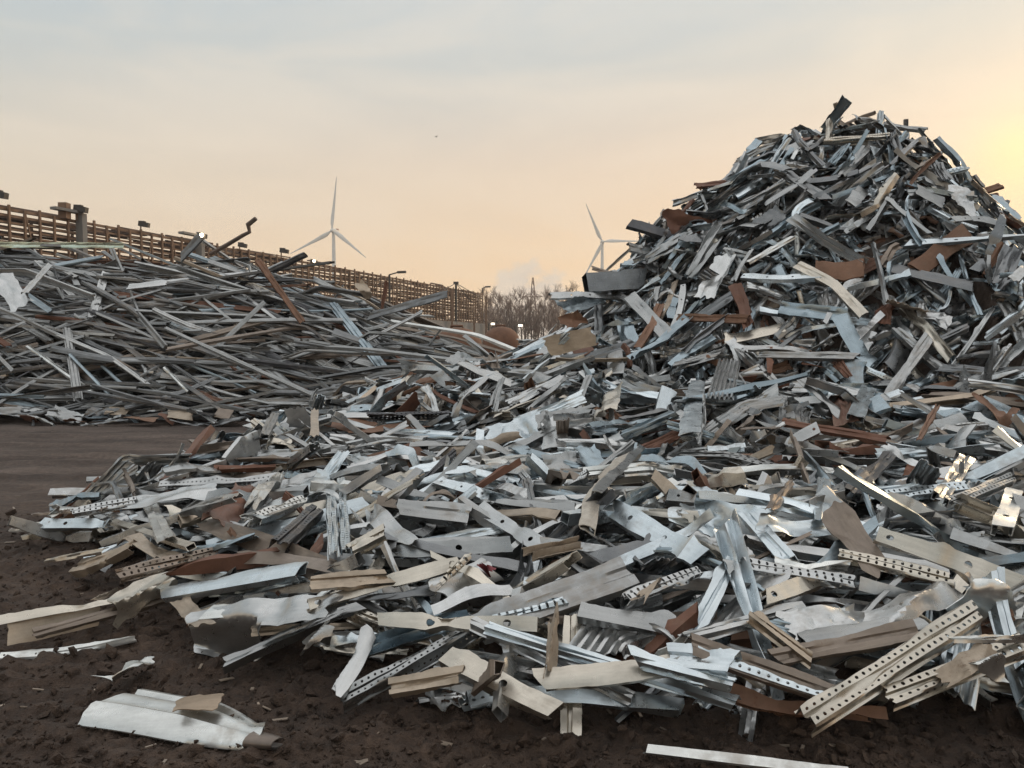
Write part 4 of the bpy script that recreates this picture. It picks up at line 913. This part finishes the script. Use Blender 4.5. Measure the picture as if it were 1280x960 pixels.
for j in range(13):
    z = WB + .06 + j * .368; mb = MB(); mb.bar(P3(-.06, z, .0), P3(1.0, z, .0), .10, .11 if j not in (0, 12) else .16); rpart(mb, 'rail', m_post)
gr = np.random.default_rng(9)
for i in range(1, NP - 2, 3):
    t0 = -.05 + 1.045 * i / (NP - 1); t1 = -.05 + 1.045 * (i + 1) / (NP - 1); mb = MB()
    a, b = (WB + .2, RT - .1) if i % 2 else (RT - .1, WB + .2)
    mb.bar(P3(t0, a, .16), P3(t1, b, .16), .07, .07); rpart(mb, 'brace', m_post)
mb = MB()    # the bars stored on every level behind the lattice
for j in range(26):
    t = -.06; j = j * .37
    while t < .99:
        l_ = gr.uniform(.03, .1); z = WB + .16 + j * .49 + gr.uniform(-.05, .2); o1 = gr.uniform(-1.5, -.4)
        if gr.random() < .8: mb.bar(P3(t, z, o1), P3(min(t + l_, .995), z + gr.normal(0, .04), o1 + gr.normal(0, .1)), gr.uniform(.08, .3), gr.uniform(.06, .17))
        t += l_ * gr.uniform(.5, .95)
rpart(mb, 'stored_bars', m_slat)
mb = MB()
for i in range(0, NP, 3):
    t = -.05 + 1.045 * i / (NP - 1); mb.bar(P3(t, WB, -1.7), P3(t, RT, -1.7), .14, .14)
for z in (WB + .1, WB + 2.3, RT - .05): mb.bar(P3(-.06, z, -1.7), P3(1.0, z, -1.7), .12, .12)
rpart(mb, 'rear_frame', m_post)
for (px, tt) in ((97, None), (246, None)):
    # find t whose projection is px
    ts = np.linspace(0, 1, 2000); q = [abs(proj(P3(t, RT))[0] - px) for t in ts]; t = ts[int(np.argmin(q))]
    mb = MB(); mb.bar(P3(t, WB, .3), P3(t, RT + .45, .3), .55, .35, up=(dirw[0], dirw[1], 0)); rpart(mb, 'pillar', m_wall)
    mb = MB(); mb.bar(P3(t, RT + .5, .25), P3(t - .022, RT + .5, .25), .5, .16); rpart(mb, 'pillar_beam', m_wall)
ts = np.linspace(0, 1, 2000); pxs = np.array([proj(P3(t, RT))[0] for t in ts])
def t_of(px): return ts[int(np.argmin(np.abs(pxs - px)))]
t = t_of(79); mb = MB(); mb.bar(P3(t, RT, .1), P3(t, RT + .95, .1), .5, .5); tag(mb.build('chimney_box', m_post), 'short square box standing up from the rack top', 'box')
# end gantry: mast and stays at the far end
gm = empty('guyed_mast', P3(.86, 0, .8)); tag(gm, 'dark mast with stays at the far end of the rack', 'mast')
def gpart(mbx, name, m): o = mbx.build(name, m); o.parent = gm; o.matrix_parent_inverse = Matrix.Translation(-Vector(P3(.86, 0, .8))); return o
tm = t_of(571); dk = plain_mat('dark_paint', (.03, .028, .027), (.06, .05, .045), 4, .6)
top = at(570, 354, along(tm)[1] - 1)
mb = MB(); mb.tube([(top[0], top[1], 0), tuple(top)], .16, 8); gpart(mb, 'pole', dk)
mb = MB(); mb.bar((top[0] - .35, top[1], top[2] + .05), (top[0] + .35, top[1], top[2] + .05), .5, .3); gpart(mb, 'cap', dk)
for q in ((538, 372), (590, 378), (604, 374)):
    e = at(*q, along(t_of(min(q[0], 603)))[1] - 1); mb = MB(); mb.tube([tuple(top), tuple(e)], .05, 5); gpart(mb, 'stay', dk)
for px in (560, 588, 603): 
    b = along(t_of(px)); mb = MB(); mb.bar((b[0] + .6, b[1] - 1.0, 0), (b[0] + .6, b[1] - 1.0, RT - .3 if px != 588 else WB + .4), .28, .28)
    tag(mb.build('support_post', m_post), {560: 'rusty post at the near side of the rack end frame', 588: 'short rusty post below the mast at the rack end', 603: 'rusty corner post at the far end of the rack'}[px], 'post', 'posts at the rack end')
# ------------------------------------------------------------------ floodlights
glow = emit_mat('lamp_glow', (1, .80, .52), 9.0); glow_w = emit_mat('lamp_glow_white', (1, .86, .66), 6.0)
def flood(px, py, d, base_z, label, lit=False, s=1.0):
    p = at(px, py, d); e = empty('floodlight', (p[0], p[1], base_z)); O = Vector((p[0], p[1], base_z))
    def part(mbx, nm, m): o = mbx.build(nm, m, smooth=40); o.parent = e; o.matrix_parent_inverse = Matrix.Translation(-O); return o
    mb = MB(); mb.tube([(p[0] - .25 * s, p[1], base_z), (p[0] - .25 * s, p[1], p[2] + .05)], .055 * s, 6); part(mb, 'pole', m_post)
    mb = MB(); mb.bar((p[0] - .3 * s, p[1] - .1, p[2] + .06 * s), (p[0] + .42 * s, p[1] - .1, p[2] - .06 * s), .4 * s, .34 * s); part(mb, 'lamp_head', dk)
    mb = MB(); mb.bar((p[0] - .36 * s, p[1], p[2] + .26 * s), (p[0] + .1 * s, p[1], p[2] + .24 * s), .3 * s, .06 * s); part(mb, 'visor', dk)
    if lit:
        mb = MB(); c = Vector((p[0] + .22 * s, p[1] - .5, p[2])); n = 12
        V = [c + Vector((.17 * s * math.cos(a) * math.cos(b), .12 * s * math.sin(b), .17 * s * math.sin(a) * math.cos(b))) for b in (-1.3, -.6, 0, .6, 1.3) for a in [2 * math.pi * k / n for k in range(n)]]
        F = [(i * n + k, i * n + (k + 1) % n, (i + 1) * n + (k + 1) % n, (i + 1) * n + k) for i in range(4) for k in range(n)] + [tuple(range(n)), tuple(range(4 * n, 5 * n))[::-1]]
        mb.add(V, F); part(mb, 'glowing_lens', glow)
    tag(e, label, 'floodlight', 'floodlights along the rack')
def dep(px): return float(along(t_of(px))[1])
flood(0, 244, dep(0) - .5, RT, 'dark floodlight on the rack cut by the left frame edge')
flood(101, 262, dep(101) - .5, RT, 'dark floodlight above the first grey pillar of the rack')
flood(180, 281, dep(180) - .5, RT, 'dark floodlight on a thin stem between the two pillars', s=.9)
flood(252, 295, dep(252) - .8, RT, 'lit glowing lamp beside the second pillar of the rack', True, .95)
flood(303, 307, dep(303) - .5, RT, 'dark floodlight just left of the crooked rod', s=.9)
flood(355, 314, dep(355) - .5, RT, 'dark floodlight left of the first wind turbine', s=1.0)
flood(392, 327, dep(392) - .8, RT, 'lit small lamp on the rack left of the turbine tower', True, .8)
def street(px, py, d, label, lit=False, arm=.9):
    p = at(px, py, d); e = empty('street_lamp', (p[0], p[1], 0)); O = Vector((p[0], p[1], 0))
    def part(mbx, nm, m): o = mbx.build(nm, m, smooth=40); o.parent = e; o.matrix_parent_inverse = Matrix.Translation(-O); return o
    mb = MB(); mb.tube([(p[0], p[1], 0), (p[0], p[1], p[2] + .1)], [.14, .09], 6); part(mb, 'pole', dk)
    mb = MB(); mb.tube([(p[0], p[1], p[2] + .05), (p[0] + arm, p[1], p[2] + .3)], .07, 5); part(mb, 'arm', dk)
    mb = MB(); mb.bar((p[0] + arm - .1, p[1], p[2] + .3), (p[0] + arm + .8, p[1], p[2] + .33), .4, .22); part(mb, 'lamp_head', dk)
    if lit:
        mb = MB(); mb.bar((p[0] + arm, p[1] - .4, p[2] + .1), (p[0] + arm + .42, p[1] - .4, p[2] + .1), .12, .2); part(mb, 'glowing_lens', glow_w)
    tag(e, label, 'street lamp', 'street lamps beyond the rack')
street(487, 344, 80, 'dark lamp on a curved arm above the right end of the left heap')
street(603, 361, 122, 'tall lamp pole standing at the far end of the rack', arm=.5)
street(611, 406, 95, 'lit lamp glowing low in front of the bare trees, left one', True, .3)
street(645, 408, 90, 'lit lamp glowing low in front of the bare trees, right one', True, .3)
# ------------------------------------------------------------------ rusty domed tanks between the heaps
m_dome = plain_mat('rust_dome', (.10, .048, .028), (.20, .10, .06), 1.2, .85, 0, .4)
def dome(px0, px1, pyt, d, label, squash=1.0):
    c = at((px0 + px1) / 2, pyt, d); rad = (px1 - px0) / 2 * d / FPX; topz = c[2]; n = 28; mb = MB(); V = [(0, 0, topz)]; F = []
    prof = [(.18, topz - .02 * rad), (.5, topz - .10 * rad), (.75, topz - .28 * rad), (.92, topz - .52 * rad), (1.0, topz - .85 * rad), (1.02, topz - 1.1 * rad), (1.02, 0)]
    for f, z in prof: V += [(rad * f * math.cos(2*math.pi*k/n), rad * f * math.sin(2*math.pi*k/n), max(z, 0)) for k in range(n)]
    F += [(0, 1 + (k + 1) % n, 1 + k) for k in range(n)][::-1]
    for i in range(len(prof) - 1): F += [(1+i*n+k, 1+i*n+(k+1)%n, 1+(i+1)*n+(k+1)%n, 1+(i+1)*n+k) for k in range(n)]
    mb.add(V, F); o = mb.build('tank_dome', m_dome, smooth=45); o.location = (c[0], c[1], 0)
    h = MB(); h.tube([(-.25 * rad, -.05, topz - .04 * rad), (-.25 * rad, -.05, topz + .05 * rad), (.2 * rad, -.05, topz + .05 * rad), (.2 * rad, -.05, topz - .04 * rad)], .05 * rad, 5)
    h.build('lifting_lug', m_dome, o); tag(o, label, 'tank', 'rusty domed tanks')
dome(540, 604, 409, 30, 'rusty domed tank left of the street lamp pole, partly behind scrap')
dome(603, 650, 408, 34, 'rusty domed tank below the right low lamp')
# ------------------------------------------------------------------ bare trees, pylon
m_bark = plain_mat('bark', (.075, .055, .048), (.14, .105, .085), 5, .9); m_twig = plain_mat('twigs', (.17, .12, .098), (.27, .195, .155), 3, .9)  # twig colour lightened so the far crowns look hazy
def tree_meshes(seed):
    g = np.random.default_rng(seed); tk = MB(); cr = MB(); Ht = 12.5
    pts = [Vector((0, 0, 0))]; 
    for i in range(7): pts.append(pts[-1] + Vector((g.normal(0, .16), g.normal(0, .16), Ht * .8 / 7)))
    tk.tube(pts, [.22 * (1 - .8 * i / 7) for i in range(8)], 6)
    def branch(p, d, L, r, lv):
        q = [p]; dd = d.copy()
        for i in range(3): dd = (dd + Vector((g.normal(0, .16), g.normal(0, .16), .12 + g.normal(0, .1)))).normalized(); q.append(q[-1] + dd * L / 3)
        (tk if lv == 0 else cr).tube(q, [r, r * .8, r * .6, r * .35], 4 if lv < 2 else 3)
        if lv < 3:
            for k in range(5 if lv < 2 else 5):
                i = 1 + int(g.integers(3)); a = g.random() * 6.3; s = Vector((math.cos(a), math.sin(a), .35)).normalized()
                branch(q[i], (dd * .7 + s * .75).normalized(), L * g.uniform(.4, .65), max(r * .5, .012), lv + 1)
    for k in range(11):
        i = 2 + int(g.integers(6)); a = g.random() * 6.3; z = pts[i].z / Ht
        branch(pts[i], Vector((math.cos(a) * .8, math.sin(a) * .8, .75)).normalized(), (3.7 - 2.4 * z) * g.uniform(.8, 1.2), .07, 0)
    return make_mesh('trunk', tk.V, tk.F), make_mesh('crown', cr.V, cr.F)
TM = [tree_meshes(s) for s in range(4)]; gt = np.random.default_rng(21)
desc = ['slender bare tree', 'bare tree with a broad twiggy crown', 'leaning bare tree', 'bare tree with dense fine twigs']
tx = [598, 607, 615, 622, 630, 637, 644, 650, 657, 664, 672, 679, 686, 692, 699, 706, 713, 720, 728, 737, 748, 612, 634, 654, 676, 694, 710, 601, 605, 610, 618, 626, 633, 640, 647, 653, 660, 668, 675, 682, 689, 697, 703]
for i, px in enumerate(tx):
    d = gt.uniform(125, 165); p = at(px, 420, d); v = i % 4; e = empty('bare_tree', (p[0], p[1], 0))
    tm_, cm = TM[v]
    for me_, nm, m in ((tm_, 'trunk', m_bark), (cm, 'crown', m_twig)):
        if not me_.materials: me_.materials.append(m)
        o = bpy.data.objects.new(nm, me_); col.objects.link(o); o.parent = e
    s = gt.uniform(.85, 1.12) * (.88 if i > 20 else 1) * d / 150; e.scale = (s * .9, s * .9, s); e.rotation_euler.z = gt.random() * 6.3
    pos = 'nearest the rack end' if px < 618 else 'left of the pylon' if px < 655 else 'by the pylon' if px < 680 else 'between pylon and tall heap' if px < 705 else 'half behind the tall heap'
    tag(e, f'{desc[v]} {pos}', 'tree', 'bare winter trees in a row')
py_ = empty('lattice_pylon', (0, 0, 0)); pp = at(666, 430, 180); py_.location = (pp[0], pp[1], 0); tag(py_, 'rusty lattice pylon rising above the bare trees', 'pylon')
ztop = at(666, 347, 180)[2]; m_py = plain_mat('pylon_steel', (.13, .075, .06), (.2, .12, .09), 2, .8)
def hw(z): return 1.35 * (1 - z / ztop) + .12 if z < ztop * .93 else .1
for sx, sy in ((-1,-1),(1,-1),(1,1),(-1,1)):
    mb = MB(); zs = np.linspace(0, ztop, 9); mb.tube([(sx * hw(z), sy * hw(z), z) for z in zs], .09, 4); mb.build('leg', m_py, py_)
mb = MB(); zs = np.linspace(0, ztop * .96, 12)
for a, b in zip(zs[:-1], zs[1:]):
    for (s0, s1) in (((-1,-1),(1,-1)),((1,-1),(1,1)),((1,1),(-1,1)),((-1,1),(-1,-1))):
        mb.tube([(s0[0]*hw(a), s0[1]*hw(a), a), (s1[0]*hw(b), s1[1]*hw(b), b)], .05, 3); mb.tube([(s1[0]*hw(a), s1[1]*hw(a), a), (s0[0]*hw(b), s0[1]*hw(b), b)], .05, 3)
mb.build('lattice', m_py, py_)
for z, w_ in ((ztop * .60, 3.0), (ztop * .74, 2.3)):
    mb = MB(); mb.tube([(-w_, 0, z), (w_, 0, z)], .08, 4); mb.tube([(-w_, 0, z), (0, 0, z + .9)], .05, 3); mb.tube([(w_, 0, z), (0, 0, z + .9)], .05, 3); mb.build('crossarm', m_py, py_)
# ------------------------------------------------------------------ wind turbines
m_tur = plain_mat('turbine_white', (.62, .62, .60), (.70, .70, .68), .3, .5); m_red = emit_mat('beacon', (1, .12, .04), 1.2)
def turbine(hub_px, d, tips, label, yaw):
    hub = Vector(at(*hub_px, d)); e = empty('wind_turbine', (hub.x + 3.2 * math.sin(yaw), hub.y + 3.2, 0)); O = e.location.copy()
    def part(mbx, nm, m, parent=None):
        o = mbx.build(nm, m, parent, 40)
        if parent is None: o.parent = e; o.matrix_parent_inverse = Matrix.Translation(-O)
        return o
    tw = MB(); tw.tube([(O.x, O.y, 0), (O.x, O.y, hub.z * .5), (O.x, O.y, hub.z - 1)], [2.3, 1.8, 1.25], 16); part(tw, 'tower', m_tur)
    ax_ = Vector((math.sin(yaw), math.cos(yaw), 0)); s_ = ax_.cross(Vector((0, 0, 1)))
    nb = MB(); c = hub + ax_ * 1.5
    nb.tube([c - ax_ * .5, c + ax_ * .5, c + ax_ * 5, c + ax_ * 9, c + ax_ * 10], [1.2, 1.9, 2.0, 1.7, .9], 10); nac = part(nb, 'nacelle', m_tur)
    hb = MB(); hb.tube([hub - ax_ * 1.6, hub - ax_ * 1.1, hub, hub + ax_ * 1.2], [.25, 1.0, 1.5, 1.4], 12); part(hb, 'hub', m_tur)
    bb = MB(); q = c + ax_ * 7 + Vector((0, 0, 2.0)); bb.bar(q, q + ax_ * 1.5 + Vector((.9, 0, .0)), 1.4, 1.1); part(bb, 'beacon', plain_mat('beacon_housing', (.30, .09, .04), (.36, .12, .05), 1, .6))
    for tip in tips:
        T = Vector(at(*tip, d)); T = hub + (T - hub); D = (T - hub); Lb = D.length; D.normalize(); Wd = D.cross(ax_).normalized()
        b = MB(); st = [0, .04, .14, .22, .5, .8, .96, 1.0]; ch = [1.2, 1.2, 3.0, 3.3, 2.1, 1.15, .55, .12]; th = [1.2, 1.1, .9, .75, .4, .22, .12, .05]; V = []; n = 8
        for f, cw, tk_ in zip(st, ch, th):
            pre = -ax_ * (2.0 * f * f); off = Wd * (cw * .18 if f > .1 else 0)
            tw_ = .35 * (1 - f); w1 = Wd * math.cos(tw_) + ax_ * math.sin(tw_); w2 = ax_ * math.cos(tw_) - Wd * math.sin(tw_)
            V += [hub + D * Lb * f + pre + off + w1 * cw / 2 * math.cos(2*math.pi*k/n) + w2 * tk_ / 2 * math.sin(2*math.pi*k/n) for k in range(n)]
        F = [(i*n+k, i*n+(k+1)%n, (i+1)*n+(k+1)%n, (i+1)*n+k) for i in range(len(st)-1) for k in range(n)] + [tuple(range(n))[::-1], tuple(range((len(st)-1)*n, len(st)*n))]
        b.add(V, F); part(b, 'blade', m_tur)
    tag(e, label, 'wind turbine', 'wind turbines on the horizon')
turbine((415, 288), 590, [(422, 221), (363, 318), (459, 323)], 'white wind turbine rising behind the left heap', .15)
turbine((753, 302), 700, [(732, 254), (806, 302), (727, 352)], 'white wind turbine half hidden by the tall heap', .1)
# a bird, far off
bp_ = at(545, 171, 60); mb = MB(); mb.tube([(-.16, 0, 0), (-.05, 0, .02), (.1, 0, .02), (.2, 0, .01)], [.01, .05, .045, .008], 6)
mb.add([(0, 0, .03), (.08, 0, .03), (.04, .3, .14), (0, .3, .14), (0, 0, .02), (.08, 0, .02), (.04, .3, .13), (0, .3, .13)], [(0,1,2,3),(7,6,5,4),(0,3,7,4),(1,0,4,5),(2,1,5,6),(3,2,6,7)])
mb.add([(0, 0, .03), (.08, 0, .03), (.04, -.3, .14), (0, -.3, .14), (0, 0, .02), (.08, 0, .02), (.04, -.3, .13), (0, -.3, .13)], [(3,2,1,0),(4,5,6,7),(4,7,3,0),(5,4,0,1),(6,5,1,2),(7,6,2,3)])
o = mb.build('bird', dk); o.scale = (.6, .6, .6); o.location = tuple(bp_); o.rotation_euler = (0, .1, .8); tag(o, 'tiny dark bird flying high in the pale sky', 'bird')
# ------------------------------------------------------------------ sky and sun
SUN_AZ, SUN_EL = R(44), R(13)       # low behind the right shoulder of the tall heap
w = bpy.data.worlds.new('World'); scene.world = w; w.use_nodes = True; nt = w.node_tree; nt.nodes.clear()
sky = N(nt, 'ShaderNodeTexSky', sky_type='NISHITA'); sky.sun_disc = False; sky.sun_elevation = SUN_EL; sky.sun_rotation = SUN_AZ; sky.dust_density = 3.0; sky.air_density = 1.4
bg1 = N(nt, 'ShaderNodeBackground'); nt.links.new(sky.outputs[0], bg1.inputs[0]); bg1.inputs[1].default_value = .08
tc = N(nt, 'ShaderNodeTexCoord'); sep = N(nt, 'ShaderNodeSeparateXYZ'); nt.links.new(tc.outputs['Generated'], sep.inputs[0]); zz = sep.outputs[2]
veil = ramp(nt, zz, [(0.0, (.80, .57, .38)), (.06, (.93, .62, .35)), (.13, (.91, .635, .395)), (.23, (.76, .60, .46)), (.33, (.58, .57, .53)), (.43, (.47, .545, .585)), (.62, (.88, .91, .92)), (1.0, (1.10, 1.12, 1.13))])  # overhead stops of both ramps, out of frame, raised to brighten the metal
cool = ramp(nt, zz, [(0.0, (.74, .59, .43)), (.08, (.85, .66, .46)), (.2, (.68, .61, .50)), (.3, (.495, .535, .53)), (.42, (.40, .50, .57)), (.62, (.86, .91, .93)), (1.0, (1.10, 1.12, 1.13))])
def dotdir(az, el):
    n = N(nt, 'ShaderNodeVectorMath', operation='DOT_PRODUCT'); nt.links.new(tc.outputs['Generated'], n.inputs[0])
    n.inputs[1].default_value = (math.sin(az) * math.cos(el), math.cos(az) * math.cos(el), math.sin(el)); return n.outputs['Value']
lr = math_n(nt, 'MULTIPLY', math_n(nt, 'ADD', dotdir(R(60), 0), .25), 1.05, True)
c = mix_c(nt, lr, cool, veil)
mp = N(nt, 'ShaderNodeMapping'); mp.inputs['Scale'].default_value = (1.6, 1.6, 7.0); mp.inputs['Rotation'].default_value = (.25, .2, .4); nt.links.new(tc.outputs['Generated'], mp.inputs[0])
stk = noise(nt, mp.outputs[0], 1.7, 6, .55, .5)
sm = math_n(nt, 'MULTIPLY', math_n(nt, 'SUBTRACT', stk, .44), 5.0, True)
c = mix_c(nt, math_n(nt, 'MULTIPLY', sm, .30), c, (.88, .75, .60))
c = mix_c(nt, math_n(nt, 'MULTIPLY', math_n(nt, 'MULTIPLY', math_n(nt, 'SUBTRACT', .48, stk), 4.0, True), .15), c, (.55, .56, .58))
gl = math_n(nt, 'POWER', math_n(nt, 'MAXIMUM', dotdir(R(33), R(11.3)), 0), 1300.0); gl2 = math_n(nt, 'POWER', math_n(nt, 'MAXIMUM', dotdir(R(38), R(10)), 0), 26.0)
c = mix_c(nt, math_n(nt, 'MULTIPLY', gl2, .11), c, (.95, .72, .37)); c = mix_c(nt, math_n(nt, 'MULTIPLY', gl, math_n(nt, 'ADD', math_n(nt, 'MULTIPLY', stk, .8), .12), True), c, (1.0, .82, .34))
# bank of steam cloud low behind the bare trees
pc = N(nt, 'ShaderNodeMapping'); pc.inputs['Scale'].default_value = (1, 1, 1.5); nt.links.new(tc.outputs['Generated'], pc.inputs[0]); pn = noise(nt, pc.outputs[0], 24, 6, .6, .3)
blob = math_n(nt, 'MULTIPLY', math_n(nt, 'SUBTRACT', dotdir(R(1.4), R(3.0)), math.cos(R(4.2))), 1 / (1 - math.cos(R(4.2))), True)
cm_ = math_n(nt, 'MULTIPLY', math_n(nt, 'SUBTRACT', math_n(nt, 'ADD', pn, math_n(nt, 'MULTIPLY', blob, .55)), .74), 7.0, True)
cm_ = math_n(nt, 'MULTIPLY', cm_, math_n(nt, 'GREATER_THAN', blob, .001))
c = mix_c(nt, math_n(nt, 'MULTIPLY', cm_, .6), c, ramp(nt, pn, [(.4, (.50, .50, .51)), (.7, (.72, .66, .59))]))
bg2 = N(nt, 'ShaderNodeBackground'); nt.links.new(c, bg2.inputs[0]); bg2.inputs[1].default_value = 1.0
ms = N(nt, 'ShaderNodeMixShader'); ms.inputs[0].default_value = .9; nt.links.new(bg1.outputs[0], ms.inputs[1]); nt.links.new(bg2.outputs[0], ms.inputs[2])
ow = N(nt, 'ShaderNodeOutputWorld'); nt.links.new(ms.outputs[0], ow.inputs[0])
sd_ = bpy.data.lights.new('sun', 'SUN'); sd_.energy = 1.1; sd_.angle = R(16); sd_.color = (1, .74, .46); so = bpy.data.objects.new('sun', sd_); col.objects.link(so)
so.rotation_euler = Vector((math.sin(SUN_AZ) * math.cos(SUN_EL), math.cos(SUN_AZ) * math.cos(SUN_EL), math.sin(SUN_EL))).to_track_quat('Z', 'Y').to_euler()
vs = scene.view_settings; vs.view_transform = 'Standard'; vs.look = 'None'; vs.exposure = 0.33; vs.gamma = 1.0; vs.use_curve_mapping = False
scene.render.engine = 'CYCLES'; scene.cycles.transparent_max_bounces = 12; scene.cycles.max_bounces = 5
scene.render.resolution_x = 1024; scene.render.resolution_y = 768

# ------------------------------------------------------------------ thin evening air
mb = MB(); mb.bar((0, -300, 74.0), (0, 900, 74.0), 1500, 152)
hz = bpy.data.materials.new('evening_haze'); nt = nodes_of(hz); pv = N(nt, 'ShaderNodeVolumePrincipled')
pv.inputs['Color'].default_value = (.95, .93, .91, 1); pv.inputs['Density'].default_value = .0005; pv.inputs['Anisotropy'].default_value = .2
ov = N(nt, 'ShaderNodeOutputMaterial'); nt.links.new(pv.outputs[0], ov.inputs['Volume'])
ho = mb.build('haze', hz); tag(ho, None, None, None, 'stuff'); ho['label'] = 'thin pale evening haze filling the air of the yard'; ho['category'] = 'haze'
for o in bpy.data.objects:
    if o.type in ('MESH', 'EMPTY') and 'kind' not in o.keys(): o['kind'] = 'thing'
